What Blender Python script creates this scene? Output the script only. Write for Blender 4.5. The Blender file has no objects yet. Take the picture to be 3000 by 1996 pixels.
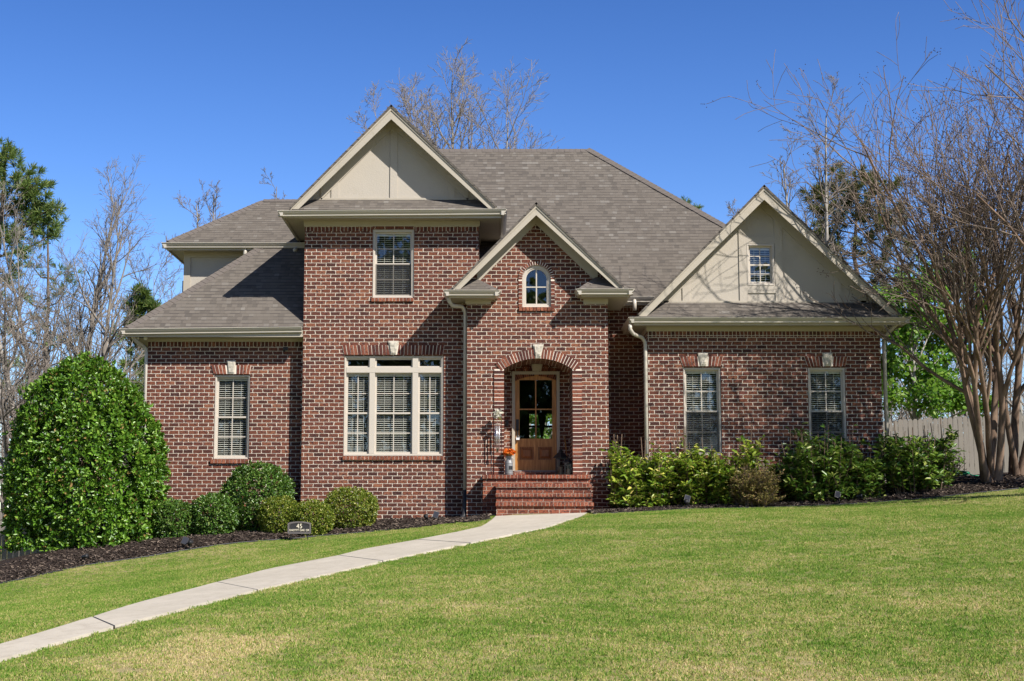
import bpy, math, random
import numpy as np
from mathutils import Vector, Matrix, noise
from mathutils.geometry import tessellate_polygon
S = bpy.context.scene
C = S.collection
R = math.radians
V = Vector
rnd = random.Random(7)

# ------------------------------------------------------------------ survey of the site
# The photograph was read like a survey: a point is a bearing (photo column, row) plus a distance in metres.
FPX, CX, CY, CAMZ = 4500.0, 1440.0, 998.0, 1.6
TH = math.atan(562.0 / FPX)
def ray(px, py):
    a = (px - CX) / FPX; b = -(py - CY) / FPX
    return V((a, math.cos(TH) - b * math.sin(TH), math.sin(TH) + b * math.cos(TH)))
def P(px, py, Y):
    d = ray(px, py); t = Y / d.y
    return V((d.x * t, Y, CAMZ + d.z * t))
def X(px, py, Y): return P(px, py, Y).x
def Z(py, Y): return P(CX, py, Y).z

# ------------------------------------------------------------------ ground height
_gp = [(0, 0, 0), (-8, 0, -.35), (8, 0, .25), (-20, -5, -1.2), (20, -5, .6), (0, -30, -1.2), (-25, -30, -2), (25, -30, -.6),
       (0, 10, .63), (-5, 14, .66), (5, 14, 1.02), (-10, 12, -.05), (12, 12, 1.15), (0, 20, 1.26), (7, 22, 1.72), (-9, 20, .25), (15, 24, 2.15),
       (0, 26, 1.64)]
for px, py, Y in [(1456, 1507, 31.2), (1722, 1507, 31.2), (1120, 1530, 32.8), (1300, 1524, 32.8), (870, 1581, 30.6), (769, 1587, 30.3),
                  (400, 1637, 29), (254, 1658, 28.3), (0, 1712, 27), (1121, 1557, 31.2), (1400, 1532, 31.6), (2009, 1493, 31.2), (2274, 1487, 31.2),
                  (2527, 1476, 31.4), (2803, 1454, 31.2), (3000, 1432, 31.3), (254, 1612, 29.8), (60, 1642, 29.4), (450, 1597, 30.1), (625, 1579, 30.5), (720, 1570, 31.0), (2900, 1407, 32.6), (2700, 1425, 44), (3000, 1413, 44)]:
    p = P(px, py, Y); _gp.append(tuple(p))
_gp += [(0, 36, 2.1), (6, 36, 2.3), (-6, 36, 1.0), (-10, 36, .5), (-14, 30, -.2), (0, 60, 2.2), (30, 60, 3.5), (-30, 60, .2), (0, 140, 3), (80, 140, 4), (-80, 140, 1), (25, 36, 3.0), (-30, 30, -1.0)]
_gp = np.array(_gp, float)
def _phi(r): return np.where(r > 1e-9, r * r * np.log(np.maximum(r, 1e-9)), 0.0)
_n = len(_gp)
_A = np.zeros((_n + 3, _n + 3))
_dd = np.hypot(_gp[:, None, 0] - _gp[None, :, 0], _gp[:, None, 1] - _gp[None, :, 1])
_A[:_n, :_n] = _phi(_dd) + np.eye(_n) * .4
_A[:_n, _n] = 1; _A[:_n, _n + 1:] = _gp[:, :2]; _A[_n, :_n] = 1; _A[_n + 1:, :_n] = _gp[:, :2].T
_w = np.linalg.solve(_A, np.concatenate([_gp[:, 2], [0, 0, 0]]))
def gz_arr(x, y):
    x = np.asarray(x, float); y = np.asarray(y, float)
    r = np.hypot(x[..., None] - _gp[:, 0], y[..., None] - _gp[:, 1])
    return _phi(r) @ _w[:_n] + _w[_n] + _w[_n + 1] * x + _w[_n + 2] * y
def gz(x, y): return float(gz_arr(np.array([x]), np.array([y]))[0])
def G(px, py, dz=0.0):
    d = ray(px, py); t = 4.0
    o = V((0, 0, CAMZ))
    prev = t
    while t < 60:
        q = o + d * t
        if q.z < gz(q.x, q.y):
            a, b = prev, t
            for _ in range(18):
                m = (a + b) / 2; q = o + d * m
                if q.z < gz(q.x, q.y): b = m
                else: a = m
            q = o + d * b
            break
        prev = t; t += .5
    return V((q.x, q.y, gz(q.x, q.y) + dz))

# ------------------------------------------------------------------ scene helpers
WORLDROOT = set()
def tag(o, label=None, cat=None, group=None, kind=None):
    if label: o['label'] = label
    if cat: o['category'] = cat
    if group: o['group'] = group
    if kind: o['kind'] = kind
    return o
def empty(name, loc=(0, 0, 0), label=None, cat=None, group=None, rz=0, world=False):
    o = bpy.data.objects.new(name, None); C.objects.link(o)
    o.location = loc; o.rotation_euler = (0, 0, rz); o.empty_display_size = .2
    if world: WORLDROOT.add(o.name)
    return tag(o, label, cat, group)
def copy_tree(o, parent=None):
    c = o.copy(); C.objects.link(c); c.parent = parent
    for ch in list(o.children): copy_tree(ch, c)
    return c
def link(name, me, parent=None):
    o = bpy.data.objects.new(name, me); C.objects.link(o)
    if parent is not None:
        o.parent = parent
        if parent.name in WORLDROOT: o.location = -V(parent.location)
    return o

class MB:
    def __init__(s): s.v = []; s.f = []; s.m = []
    def face(s, pts, mi=0):
        b = len(s.v); s.v += [tuple(p) for p in pts]; s.f.append(tuple(range(b, b + len(pts)))); s.m.append(mi)
    def raw(s, vs, fs, mi=0):
        b = len(s.v); s.v += [tuple(p) for p in vs]
        for f in fs: s.f.append(tuple(b + i for i in f)); s.m.append(mi)
    def box(s, x0, x1, y0, y1, z0, z1, mi=0, M=None):
        vs = [V((x, y, z)) for z in (z0, z1) for y in (y0, y1) for x in (x0, x1)]
        if M is not None: vs = [M @ p for p in vs]
        s.raw(vs, [(0, 2, 3, 1), (4, 5, 7, 6), (0, 1, 5, 4), (2, 6, 7, 3), (0, 4, 6, 2), (1, 3, 7, 5)], mi)
    def prism(s, poly, d, mi=0):
        """closed planar polygon swept by vector d"""
        n = len(poly); a = [V(p) for p in poly]; b = [p + V(d) for p in a]
        s.raw(a + b, [tuple(range(n - 1, -1, -1)), tuple(range(n, 2 * n))] + [(i, (i + 1) % n, n + (i + 1) % n, n + i) for i in range(n)], mi)
    def wall(s, outer, holes, y0, y1, mi=0):
        """polygon in x,z with holes, thick from y0 to y1"""
        loops = [outer] + list(holes)
        flat = [p for l in loops for p in l]
        tris = tessellate_polygon([[V((p[0], p[1], 0)) for p in l] for l in loops])
        n = len(flat)
        s.raw([(p[0], y0, p[1]) for p in flat] + [(p[0], y1, p[1]) for p in flat],
              [tuple(t) for t in tris] + [tuple(n + i for i in t[::-1]) for t in tris], mi)
        for l in loops:
            k = len(l)
            s.raw([(p[0], y0, p[1]) for p in l] + [(p[0], y1, p[1]) for p in l],
                  [(i, (i + 1) % k, k + (i + 1) % k, k + i) for i in range(k)], mi)
    def tube(s, pts, rs, sides=6, cap=True, mi=0):
        pts = [V(p) for p in pts]
        if not hasattr(rs, '__len__'): rs = [rs] * len(pts)
        b = len(s.v); n = len(pts); ref = None
        for i, p in enumerate(pts):
            t = (pts[min(i + 1, n - 1)] - pts[max(i - 1, 0)])
            if t.length < 1e-9: t = V((0, 0, 1))
            t.normalize()
            if ref is None:
                ref = V((1, 0, 0)) if abs(t.x) < .8 else V((0, 1, 0))
            u = (ref - t * ref.dot(t)); u.normalize(); w = t.cross(u); ref = u
            for k in range(sides):
                a = 2 * math.pi * k / sides
                q = p + (u * math.cos(a) + w * math.sin(a)) * rs[i]
                s.v.append((q.x, q.y, q.z))
        for i in range(n - 1):
            for k in range(sides):
                k2 = (k + 1) % sides
                s.f.append((b + i * sides + k, b + i * sides + k2, b + (i + 1) * sides + k2, b + (i + 1) * sides + k)); s.m.append(mi)
        if cap:
            s.f.append(tuple(b + k for k in range(sides - 1, -1, -1))); s.m.append(mi)
            s.f.append(tuple(b + (n - 1) * sides + k for k in range(sides))); s.m.append(mi)
    def lathe(s, prof, o=(0, 0, 0), n=16, mi=0):
        b = len(s.v); o = V(o)
        for r, z in prof:
            for k in range(n):
                a = 2 * math.pi * k / n
                s.v.append((o.x + r * math.cos(a), o.y + r * math.sin(a), o.z + z))
        for i in range(len(prof) - 1):
            for k in range(n):
                k2 = (k + 1) % n
                s.f.append((b + i * n + k, b + i * n + k2, b + (i + 1) * n + k2, b + (i + 1) * n + k)); s.m.append(mi)
        s.f.append(tuple(b + k for k in range(n - 1, -1, -1))); s.m.append(mi)
        s.f.append(tuple(b + (len(prof) - 1) * n + k for k in range(n))); s.m.append(mi)
    def ball(s, c, r, mi=0, n=10, m=7, sz=1.0):
        s.lathe([(max(r * math.sin(math.pi * i / m), 1e-4), -r * sz * math.cos(math.pi * i / m)) for i in range(m + 1)], c, n, mi)
    def build(s, name, mats, parent=None, smooth=False, uv=False):
        me = bpy.data.meshes.new(name); me.from_pydata(s.v, [], s.f)
        if not isinstance(mats, (list, tuple)): mats = [mats]
        for m in mats: me.materials.append(m)
        if len(mats) > 1: me.polygons.foreach_set('material_index', s.m)
        if smooth: me.polygons.foreach_set('use_smooth', [True] * len(s.f))
        if uv: box_uv(me)
        me.update()
        return link(name, me, parent)

def box_uv(me):
    """metres along the wall (or along the eave) and up the face"""
    uvl = me.uv_layers.new(name='UVMap')
    zz = V((0, 0, 1))
    for p in me.polygons:
        n = p.normal.copy()
        if abs(n.z) < .2:
            if n.y > .02 or (abs(n.y) <= .02 and n.x < 0): n = -n
        elif n.z < 0: n = -n
        if abs(n.z) > .985: t, b = V((1, 0, 0)), V((0, 1, 0))
        else:
            t = zz.cross(n).normalized(); b = n.cross(t)
        for li in p.loop_indices:
            co = me.vertices[me.loops[li].vertex_index].co
            uvl.data[li].uv = (co.dot(t), co.dot(b))

# ------------------------------------------------------------------ materials
class NT:
    def __init__(s, name):
        s.mat = bpy.data.materials.new(name); s.mat.use_nodes = True
        s.t = s.mat.node_tree; s.t.nodes.clear()
        s.out = s.n('ShaderNodeOutputMaterial')
    def n(s, ty, ins=None, **kw):
        nd = s.t.nodes.new(ty)
        for k, v in kw.items(): setattr(nd, k, v)
        for k, v in (ins or {}).items():
            if hasattr(v, 'default_value') or v.__class__.__name__.startswith('NodeSocket'): s.t.links.new(v, nd.inputs[k])
            else: nd.inputs[k].default_value = v
        return nd
    def ramp(s, fac, stops, interp='LINEAR'):
        nd = s.n('ShaderNodeValToRGB', {0: fac}); r = nd.color_ramp; r.interpolation = interp
        while len(r.elements) < len(stops): r.elements.new(.5)
        for e, (p, c) in zip(r.elements, stops): e.position = p; e.color = (*c, 1)
        return nd.outputs[0]
    def mix(s, fac, a, b, mode='MIX'):
        nd = s.n('ShaderNodeMix', data_type='RGBA', blend_type=mode)
        for k, v in ((0, fac), (6, a), (7, b)):
            if hasattr(v, 'is_output'): s.t.links.new(v, nd.inputs[k])
            else: nd.inputs[k].default_value = v if k == 0 or len(v) == 4 else (*v, 1)
        return nd.outputs[2]
    def math(s, op, a, b=0.0, clamp=False):
        nd = s.n('ShaderNodeMath', operation=op, use_clamp=clamp)
        for k, v in ((0, a), (1, b)):
            if hasattr(v, 'is_output'): s.t.links.new(v, nd.inputs[k])
            else: nd.inputs[k].default_value = v
        return nd.outputs[0]
    def noise(s, vec, scale, detail=4, rough=.55, out=0):
        nd = s.n('ShaderNodeTexNoise', {'Scale': scale, 'Detail': detail, 'Roughness': rough})
        if vec is not None: s.t.links.new(vec, nd.inputs['Vector'])
        return nd.outputs[out]
    def bsdf(s, color, rough=.8, spec=.3, bump=None, bs=.5, bd=.01, metal=0.0):
        b = s.n('ShaderNodeBsdfPrincipled')
        for k, v in (('Base Color', color), ('Roughness', rough), ('Specular IOR Level', spec), ('Metallic', metal)):
            if hasattr(v, 'is_output'): s.t.links.new(v, b.inputs[k])
            else: b.inputs[k].default_value = (*v, 1) if k == 'Base Color' and len(v) == 3 else v
        if bump is not None:
            bn = s.n('ShaderNodeBump', {'Strength': bs, 'Distance': bd, 'Height': bump})
            s.t.links.new(bn.outputs[0], b.inputs['Normal'])
        return b.outputs[0]
    def done(s, sh): s.t.links.new(sh, s.out.inputs[0]); return s.mat
    def tc(s, k='Object'): return s.n('ShaderNodeTexCoord').outputs[k]
    def pos(s): return s.n('ShaderNodeNewGeometry').outputs['Position']
    def isl(s): return s.n('ShaderNodeNewGeometry').outputs['Random Per Island']

BW, BH = .211, .0822
USQ = .76
def brick_mat(name, bw=BW, bh=BH, swap=False, cols=None, mortar=.0064, off=.5, mcol=(.65, .575, .475)):
    t = NT(name)
    uv = t.tc('UV')
    if swap:
        sp = t.n('ShaderNodeSeparateXYZ', {0: uv})
        uv = t.n('ShaderNodeCombineXYZ', {0: sp.outputs[1], 1: sp.outputs[0]}).outputs[0]
    if not swap: uv = t.n('ShaderNodeMapping', {0: uv, 'Scale': (USQ, 1, 1)}).outputs[0]; bw = bw * USQ
    nz = t.noise(uv, 17, 3, .6, 1)
    d = t.n('ShaderNodeVectorMath', {0: nz, 1: (.5, .5, .5)}, operation='SUBTRACT').outputs[0]
    d = t.n('ShaderNodeVectorMath', {0: d, 1: (.040, .020, 0)}, operation='MULTIPLY').outputs[0]
    vec = t.n('ShaderNodeVectorMath', {0: uv, 1: d}, operation='ADD').outputs[0]
    br = t.n('ShaderNodeTexBrick', {'Vector': vec, 'Color1': (0, 0, 0, 1), 'Color2': (1, 1, 1, 1), 'Mortar': (.5, .5, .5, 1), 'Scale': 1.0,
                                     'Mortar Size': mortar, 'Mortar Smooth': .25, 'Bias': 0.0, 'Brick Width': bw, 'Row Height': bh})
    br.offset = off; br.squash = 1.0
    cols = cols or [(0, (.048, .022, .018)), (.25, (.112, .041, .027)), (.5, (.180, .062, .034)), (.75, (.122, .044, .032)), (1, (.25, .100, .054))]
    c = t.ramp(br.outputs[0], cols)
    # faces of tumbled brick: burnt, purplish and chipped patches
    n1 = t.noise(uv, 26, 4, .65)
    c = t.mix(t.ramp(n1, [(.50, (0, 0, 0)), (.62, (1, 1, 1))]), c, (.045, .022, .024))
    n2 = t.noise(uv, 44, 3, .6)
    c = t.mix(t.ramp(n2, [(.60, (0, 0, 0)), (.72, (.55, .55, .55))]), c, (.36, .20, .14))
    big = t.noise(uv, .6, 3)
    c = t.mix(t.ramp(big, [(.35, (0, 0, 0)), (.7, (.35, .35, .35))]), c, (.10, .035, .028))
    mc = t.mix(t.noise(uv, 9, 3), (mcol[0] * .86, mcol[1] * .85, mcol[2] * .84), mcol)
    fac = br.outputs[1]
    smear = t.math('MULTIPLY', t.ramp(t.noise(uv, 21, 4, .7), [(.68, (0, 0, 0)), (.76, (1, 1, 1))]), .8)
    fac2 = t.math('MAXIMUM', fac, smear)
    c = t.mix(fac2, c, mc)
    h = t.math('SUBTRACT', t.math('MULTIPLY', n1, .9), t.math('MULTIPLY', fac, .9))
    return t.done(t.bsdf(c, .93, .15, h, .9, .016))

def chip_brick(name, cols, mort=False):
    t = NT(name)
    c = t.ramp(t.isl(), cols)
    o = t.tc()
    n = t.noise(o, 28, 4, .65)
    c = t.mix(t.ramp(n, [(.5, (0, 0, 0)), (.64, (.8, .8, .8))]), c, (.04, .02, .02))
    return t.done(t.bsdf(c, .93, .15, n, .8, .012))

def plain(name, col, rough=.6, spec=.3, var=.12, scale=3, bump=0, bscale=60, metal=0.0, dirt=None):
    t = NT(name); o = t.tc()
    n = t.noise(o, scale, 5, .6)
    c = t.mix(n, tuple(x * (1 - var) for x in col), tuple(min(1, x * (1 + var)) for x in col))
    if dirt:
        c = t.mix(t.ramp(t.noise(o, dirt[1], 6, .7), [(.55, (0, 0, 0)), (.75, (dirt[2],) * 3)]), c, dirt[0])
    if bump:
        return t.done(t.bsdf(c, rough, spec, t.noise(o, bscale, 4, .6), bump, .01, metal))
    return t.done(t.bsdf(c, rough, spec, metal=metal))

def shingle_mat():
    t = NT('asphalt_shingles'); uv = t.tc('UV')
    d = t.n('ShaderNodeVectorMath', {0: t.noise(uv, 7, 2, .5, 1), 1: (.5, .5, .5)}, operation='SUBTRACT').outputs[0]
    d = t.n('ShaderNodeVectorMath', {0: d, 1: (.022, .007, 0)}, operation='MULTIPLY').outputs[0]
    v2 = t.n('ShaderNodeVectorMath', {0: uv, 1: d}, operation='ADD').outputs[0]
    b1 = t.n('ShaderNodeTexBrick', {'Vector': v2, 'Color1': (0, 0, 0, 1), 'Color2': (1, 1, 1, 1), 'Mortar': (.5, .5, .5, 1), 'Scale': 1.0,
                                     'Mortar Size': .003, 'Mortar Smooth': .1, 'Bias': 0.0, 'Brick Width': .155, 'Row Height': .125})
    b1.offset = .37; b1.offset_frequency = 3; b1.squash = .72; b1.squash_frequency = 2
    v3 = t.n('ShaderNodeVectorMath', {0: v2, 1: (.113, 0, 0)}, operation='ADD').outputs[0]
    b2 = t.n('ShaderNodeTexBrick', {'Vector': v3, 'Color1': (0, 0, 0, 1), 'Color2': (1, 1, 1, 1), 'Mortar': (.5, .5, .5, 1), 'Scale': 1.0,
                                     'Mortar Size': .0, 'Mortar Smooth': .1, 'Bias': 0.0, 'Brick Width': .22, 'Row Height': .125})
    b2.offset = .41; b2.offset_frequency = 2
    tone = t.math('ADD', t.math('MULTIPLY', b1.outputs[0], .62), t.math('MULTIPLY', b2.outputs[0], .38))
    c = t.ramp(tone, [(0.05, (.050, .044, .038)), (.35, (.088, .075, .062)), (.55, (.120, .104, .087)), (.75, (.100, .086, .071)), (.95, (.180, .166, .146))])
    gr = t.noise(uv, 180, 3, .7)
    c = t.mix(t.math('MULTIPLY', gr, .5), c, (.19, .17, .15))
    big = t.noise(uv, .35, 4)
    c = t.mix(t.ramp(big, [(.35, (0, 0, 0)), (.75, (.35, .35, .35))]), c, (.11, .095, .082))
    # butt edge of each course: a thin dark line across the lower edge of the exposed tab
    sp = t.n('ShaderNodeSeparateXYZ', {0: v2})
    fr = t.math('FRACT', t.math('DIVIDE', sp.outputs[1], .125))
    cut = t.math('MULTIPLY', t.math('LESS_THAN', fr, .13), t.ramp(b2.outputs[0], [(.3, (.35,) * 3), (.55, (.95,) * 3)]))
    c = t.mix(cut, c, (.035, .032, .033))
    h = t.math('SUBTRACT', t.math('MULTIPLY', gr, .3), t.math('ADD', fr, b1.outputs[1]))
    return t.done(t.bsdf(c, .95, .12, h, .5, .012))

def leaf_mat(name, stops, rough=.4, spec=.5, trans=.3, tcol=(.25, .4, .05)):
    t = NT(name)
    c = t.ramp(t.isl(), stops)
    b = t.bsdf(c, rough, spec)
    if not trans: return t.done(b)
    tr = t.n('ShaderNodeBsdfTranslucent', {'Color': t.mix(.5, c, tcol)}).outputs[0]
    mx = t.n('ShaderNodeMixShader', {0: trans, 1: b, 2: tr}).outputs[0]
    return t.done(mx)

def bark_mat(name, a, b, scale=18):
    t = NT(name); o = t.tc()
    mp = t.n('ShaderNodeMapping', {0: o, 'Scale': (1, 1, .22)}).outputs[0]
    n = t.noise(mp, scale, 5, .65)
    return t.done(t.bsdf(t.ramp(n, [(.3, a), (.7, b)]), .9, .15, n, .7, .02))

def glass_mat(name='window_glass', tint=(.90, .93, .92), k=1.0):
    t = NT(name)
    # Schlick reflectance of a double pane, the same from both sides
    fc = t.n('ShaderNodeLayerWeight', {'Blend': .5}).outputs['Facing']
    fr = t.math('ADD', .05, t.math('MULTIPLY', t.math('POWER', fc, 5.0), .95))
    fac = t.math('MULTIPLY', fr, 1.6 * k, True)
    wob = t.n('ShaderNodeBump', {'Strength': .03, 'Distance': .01, 'Height': t.noise(t.tc(), 2.5, 2)}).outputs[0]
    gl = t.n('ShaderNodeBsdfGlossy', {'Color': (.95, .97, 1, 1), 'Roughness': .01, 'Normal': wob}).outputs[0]
    tr = t.n('ShaderNodeBsdfTransparent', {'Color': (*tint, 1)}).outputs[0]
    return t.done(t.n('ShaderNodeMixShader', {0: fac, 1: tr, 2: gl}).outputs[0])

def screen_mat():
    t = NT('insect_screen')
    d = t.bsdf((.03, .03, .032), .8, .2)
    tr = t.n('ShaderNodeBsdfTransparent', {'Color': (1, 1, 1, 1)}).outputs[0]
    return t.done(t.n('ShaderNodeMixShader', {0: .5, 1: tr, 2: d}).outputs[0])

M = {}
M['brick'] = brick_mat('tumbled_brick')
M['soldier'] = brick_mat('soldier_brick', bw=.20, bh=.0822, swap=True, off=0.0)
RED = [(0, (.14, .045, .027)), (.4, (.24, .072, .038)), (.7, (.30, .092, .048)), (1, (.36, .13, .075))]
M['step_brick'] = brick_mat('step_brick', cols=RED, mortar=.005, mcol=(.44, .36, .285))
M['rowlock'] = brick_mat('rowlock_brick', bw=.14, bh=.078, swap=True, off=0.0, cols=RED, mortar=.0045, mcol=(.46, .38, .30))
M['chip'] = chip_brick('arch_brick', [(0, (.055, .023, .020)), (.35, (.115, .040, .029)), (.7, (.17, .057, .037)), (1, (.25, .092, .055))])
M['sillbrick'] = chip_brick('sill_brick', [(0, (.14, .050, .032)), (.5, (.23, .080, .046)), (1, (.32, .12, .07))])
M['mortar'] = plain('mortar', (.68, .60, .50), .95, .1, .1, 9, .4, 70)
M['trim'] = plain('tan_trim', (.39, .347, .28), .55, .3, .07, 2, .12, 40, dirt=((.26, .22, .15), 4, .45))
M['gutter'] = plain('gutter_paint', (.45, .41, .345), .32, .5, .05, 2, dirt=((.33, .29, .22), 4, .3))
M['panel'] = plain('stucco_panel', (.41, .368, .31), .85, .2, .06, 1.5, .45, 38, dirt=((.34, .30, .235), 1.6, .5))
M['frame'] = plain('window_vinyl', (.48, .43, .365), .4, .4, .04, 3)
M['shingle'] = shingle_mat()
M['cap'] = plain('ridge_cap_shingles', (.125, .108, .096), .95, .1, .2, 6, .4, 160)
M['glass'] = glass_mat()
M['screen'] = screen_mat()
M['blind'] = plain('blind_slats', (.58, .55, .49), .6, .3, .04, 3)
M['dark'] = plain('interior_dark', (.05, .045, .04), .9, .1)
M['stone'] = plain('limestone', (.42, .385, .32), .92, .15, .16, 14, 1.0, 24)
M['black'] = plain('black_metal', (.018, .018, .020), .45, .4, .2, 8)
M['blackpl'] = plain('black_plastic', (.022, .022, .024), .5, .4, .2, 8)
M['white'] = plain('white_paint', (.75, .74, .70), .4, .4, .04)
# ================================================================== the house
YE, YT, YL, YR, YC, YU = 32.4, 32.85, 33.15, 32.75, 34.1, 35.55
house = empty('brick_house', (0, 33, gz(0, 33)), 'two storey brick house with tan gables, grey shingle roofs and arched entry', 'house', world=True)
def hp(name, mb, mat, uv=False, smooth=False, parent=None): return mb.build(name, mat, parent or house, smooth, uv)
BR = [M['brick'], M['soldier']]

def arc(cx, cz, r, a0, a1, n):
    return [(cx + r * math.cos(R(a0 + (a1 - a0) * i / n)), cz + r * math.sin(R(a0 + (a1 - a0) * i / n))) for i in range(n + 1)]
def rect(x0, x1, z0, z1): return [(x0, z0), (x1, z0), (x1, z1), (x0, z1)]

# --- windows ---------------------------------------------------------
def bar(mb, x0, x1, z0, z1, y0, y1): mb.box(x0, x1, y0, y1, z0, z1)
def ring(mb, x0, x1, z0, z1, w, y0, y1, wb=None, wt=None):
    wb = wb or w; wt = wt or w
    bar(mb, x0, x0 + w, z0, z1, y0, y1); bar(mb, x1 - w, x1, z0, z1, y0, y1)
    bar(mb, x0 + w, x1 - w, z0, z0 + wb, y0, y1); bar(mb, x0 + w, x1 - w, z1 - wt, z1, y0, y1)
def slats(mb, x0, x1, z0, z1, y, pitch=.046, tilt=21):
    z = z1 - .03
    mb.box(x0, x1, y - .025, y + .025, z1 - .035, z1)
    while z > z0 + .03:
        z -= pitch
        a = R(tilt + rnd.uniform(-2, 2))
        Mx = Matrix.Translation((0, y, z)) @ Matrix.Rotation(a, 4, 'X')
        mb.box(x0, x1, -.025, .025, -.0016, .0016, M=Mx)
    for k in (.22, .78):
        x = x0 + (x1 - x0) * k
        mb.box(x - .003, x + .003, y - .030, y - .027, z0, z1)
def double_hung(win, x0, x1, z0, z1, y, screen=False, blinds=True):
    """two sashes with four panes each, inside the opening x0..x1, z0..z1; y is the glass plane of the lower sash"""
    zm = (z0 + z1) / 2
    for lo, hi, yy in ((zm - .02, z1, y + .022), (z0, zm + .02, y)):
        s = MB(); ring(s, x0, x1, lo, hi, .036, yy - .016, yy + .016, wb=.042, wt=.036)
        so = s.build('sash', M['frame'], win)
        m = MB(); xm = (x0 + x1) / 2; zc = (lo + hi) / 2
        bar(m, xm - .010, xm + .010, lo + .04, hi - .034, yy - .010, yy - .003)
        bar(m, x0 + .034, xm - .0101, zc - .010, zc + .010, yy - .009, yy - .003); bar(m, xm + .0101, x1 - .034, zc - .010, zc + .010, yy - .009, yy - .003)
        m.build('muntin', M['frame'], win)
        g = MB(); g.face([(x0 + .03, yy, lo + .03), (x1 - .03, yy, lo + .03), (x1 - .03, yy, hi - .03), (x0 + .03, yy, hi - .03)])
        g.build('pane', M['glass'], win)
    if blinds:
        b = MB(); slats(b, x0 + .035, x1 - .035, z0 + .05, z1 - .04, y + .075)
        b.build('blind', M['blind'], win)
    if screen:
        q = MB(); q.face([(x0 + .01, y - .022, z0 + .02), (x1 - .01, y - .022, z0 + .02), (x1 - .01, y - .022, zm), (x0 + .01, y - .022, zm)])
        q.build('insect_screen', M['screen'], win)
def sill_bricks(mb, x0, x1, z0, z1, y):
    n = max(3, round((x1 - x0) / .079)); w = (x1 - x0) / n
    for i in range(n):
        j = rnd.uniform(-.003, .003)
        mb.box(x0 + i * w + .006, x0 + (i + 1) * w - .006, y - .045 + j, y + .06, z0 + .004 + j, z1 + j)
def jack_arch(xa, xb, xta, xtb, z0, z1, y, kx0, kx1, kb0, kb1, kz0, kz1, name='jack_arch'):
    """flared flat arch of single bricks with a stone key; a at the bottom, t at the top"""
    mL, mR = MB(), MB(); w = .079
    n = max(3, round((xtb - xta) / w))
    for i in range(n):
        t0, t1 = i / n, (i + 1) / n
        tx0, tx1 = xta + (xtb - xta) * t0 + .008, xta + (xtb - xta) * t1 - .008
        bx0, bx1 = xa + (xb - xa) * t0 + .006, xa + (xb - xa) * t1 - .006
        if tx1 > kx0 - .01 and tx0 < kx1 + .01:
            if tx0 < kx0: tx1, bx1 = min(tx1, kx0 - .008), min(bx1, kb0 - .008)
            elif tx1 > kx1: tx0, bx0 = max(tx0, kx1 + .008), max(bx0, kb1 + .008)
            else: continue
            if tx1 - tx0 < .015 or bx1 - bx0 < .012: continue
        j = rnd.uniform(-.004, .004)
        (mL if (tx0 + tx1) < kx0 + kx1 else mR).prism([(bx0, y - .022 + j, z0), (bx1, y - .022 + j, z0), (tx1, y - .022 + j, z1), (tx0, y - .022 + j, z1)], (0, .07, 0))
    a = hp(name, mL, M['chip']); hp(name, mR, M['chip'])
    b = MB(); b.prism([(xa, y - .015, z0 + .003), (xb, y - .015, z0 + .003), (xtb, y - .015, z1 - .003), (xta, y - .015, z1 - .003)], (0, .05, 0))
    b.build('mortar_bed', M['mortar'], a)
    keystone(kx0, kx1, kb0, kb1, kz0, kz1, y)
    return a
def keystone(kx0, kx1, kb0, kb1, z0, z1, y, dep=.12):
    """rough split stone: a bevelled wedge with a lumpy face"""
    m = MB(); n = 7; rows = []
    for j in range(n + 1):
        v = j / n; x0 = kb0 + (kx0 - kb0) * v; x1 = kb1 + (kx1 - kb1) * v; row = []
        for i in range(n + 1):
            u = i / n; e = min(u, 1 - u, v, 1 - v)
            d = .028 + .022 * min(1, e * 6) + (.018 * noise.noise(V((x0 * 9 + u * 4, z0 * 5 + v * 5, 1.7))) if e > .01 else 0)
            row.append((x0 + (x1 - x0) * u, y - d, z0 + (z1 - z0) * v))
        rows.append(row)
    for j in range(n):
        for i in range(n): m.face([rows[j][i], rows[j][i + 1], rows[j + 1][i + 1], rows[j + 1][i]])
    m.prism([(kb0, y - .027, z0), (kb1, y - .027, z0), (kx1, y - .027, z1), (kx0, y - .027, z1)], (0, dep, 0))
    hp('keystone', m, M['stone'])
def window_part(x0, x1, z0, z1, y, screen=False, sill=None, fw=.045, label=None):
    """brick-moulded frame in the wall opening x0..x1, z0..z1 of a wall whose face is at y"""
    f = MB(); ring(f, x0, x1, z0, z1, fw, y + .035, y + .13)
    ring(f, x0 + .012, x1 - .012, z0 + .01, z1 - .012, .018, y + .022, y + .036)
    w = hp('window', f, M['frame'])
    if label: w['label'] = label
    double_hung(w, x0 + fw, x1 - fw, z0 + fw, z1 - fw, y + .095, screen)
    if sill:
        s = MB(); sill_bricks(s, sill[0], sill[1], sill[2], sill[3], y); s.build('sill', M['sillbrick'], w)
        s = MB(); s.box(sill[0] + .004, sill[1] - .004, y - .036, y + .05, sill[2] + .008, sill[3] - .006); s.build('sill_mortar', M['mortar'], w)
    return w

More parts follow.
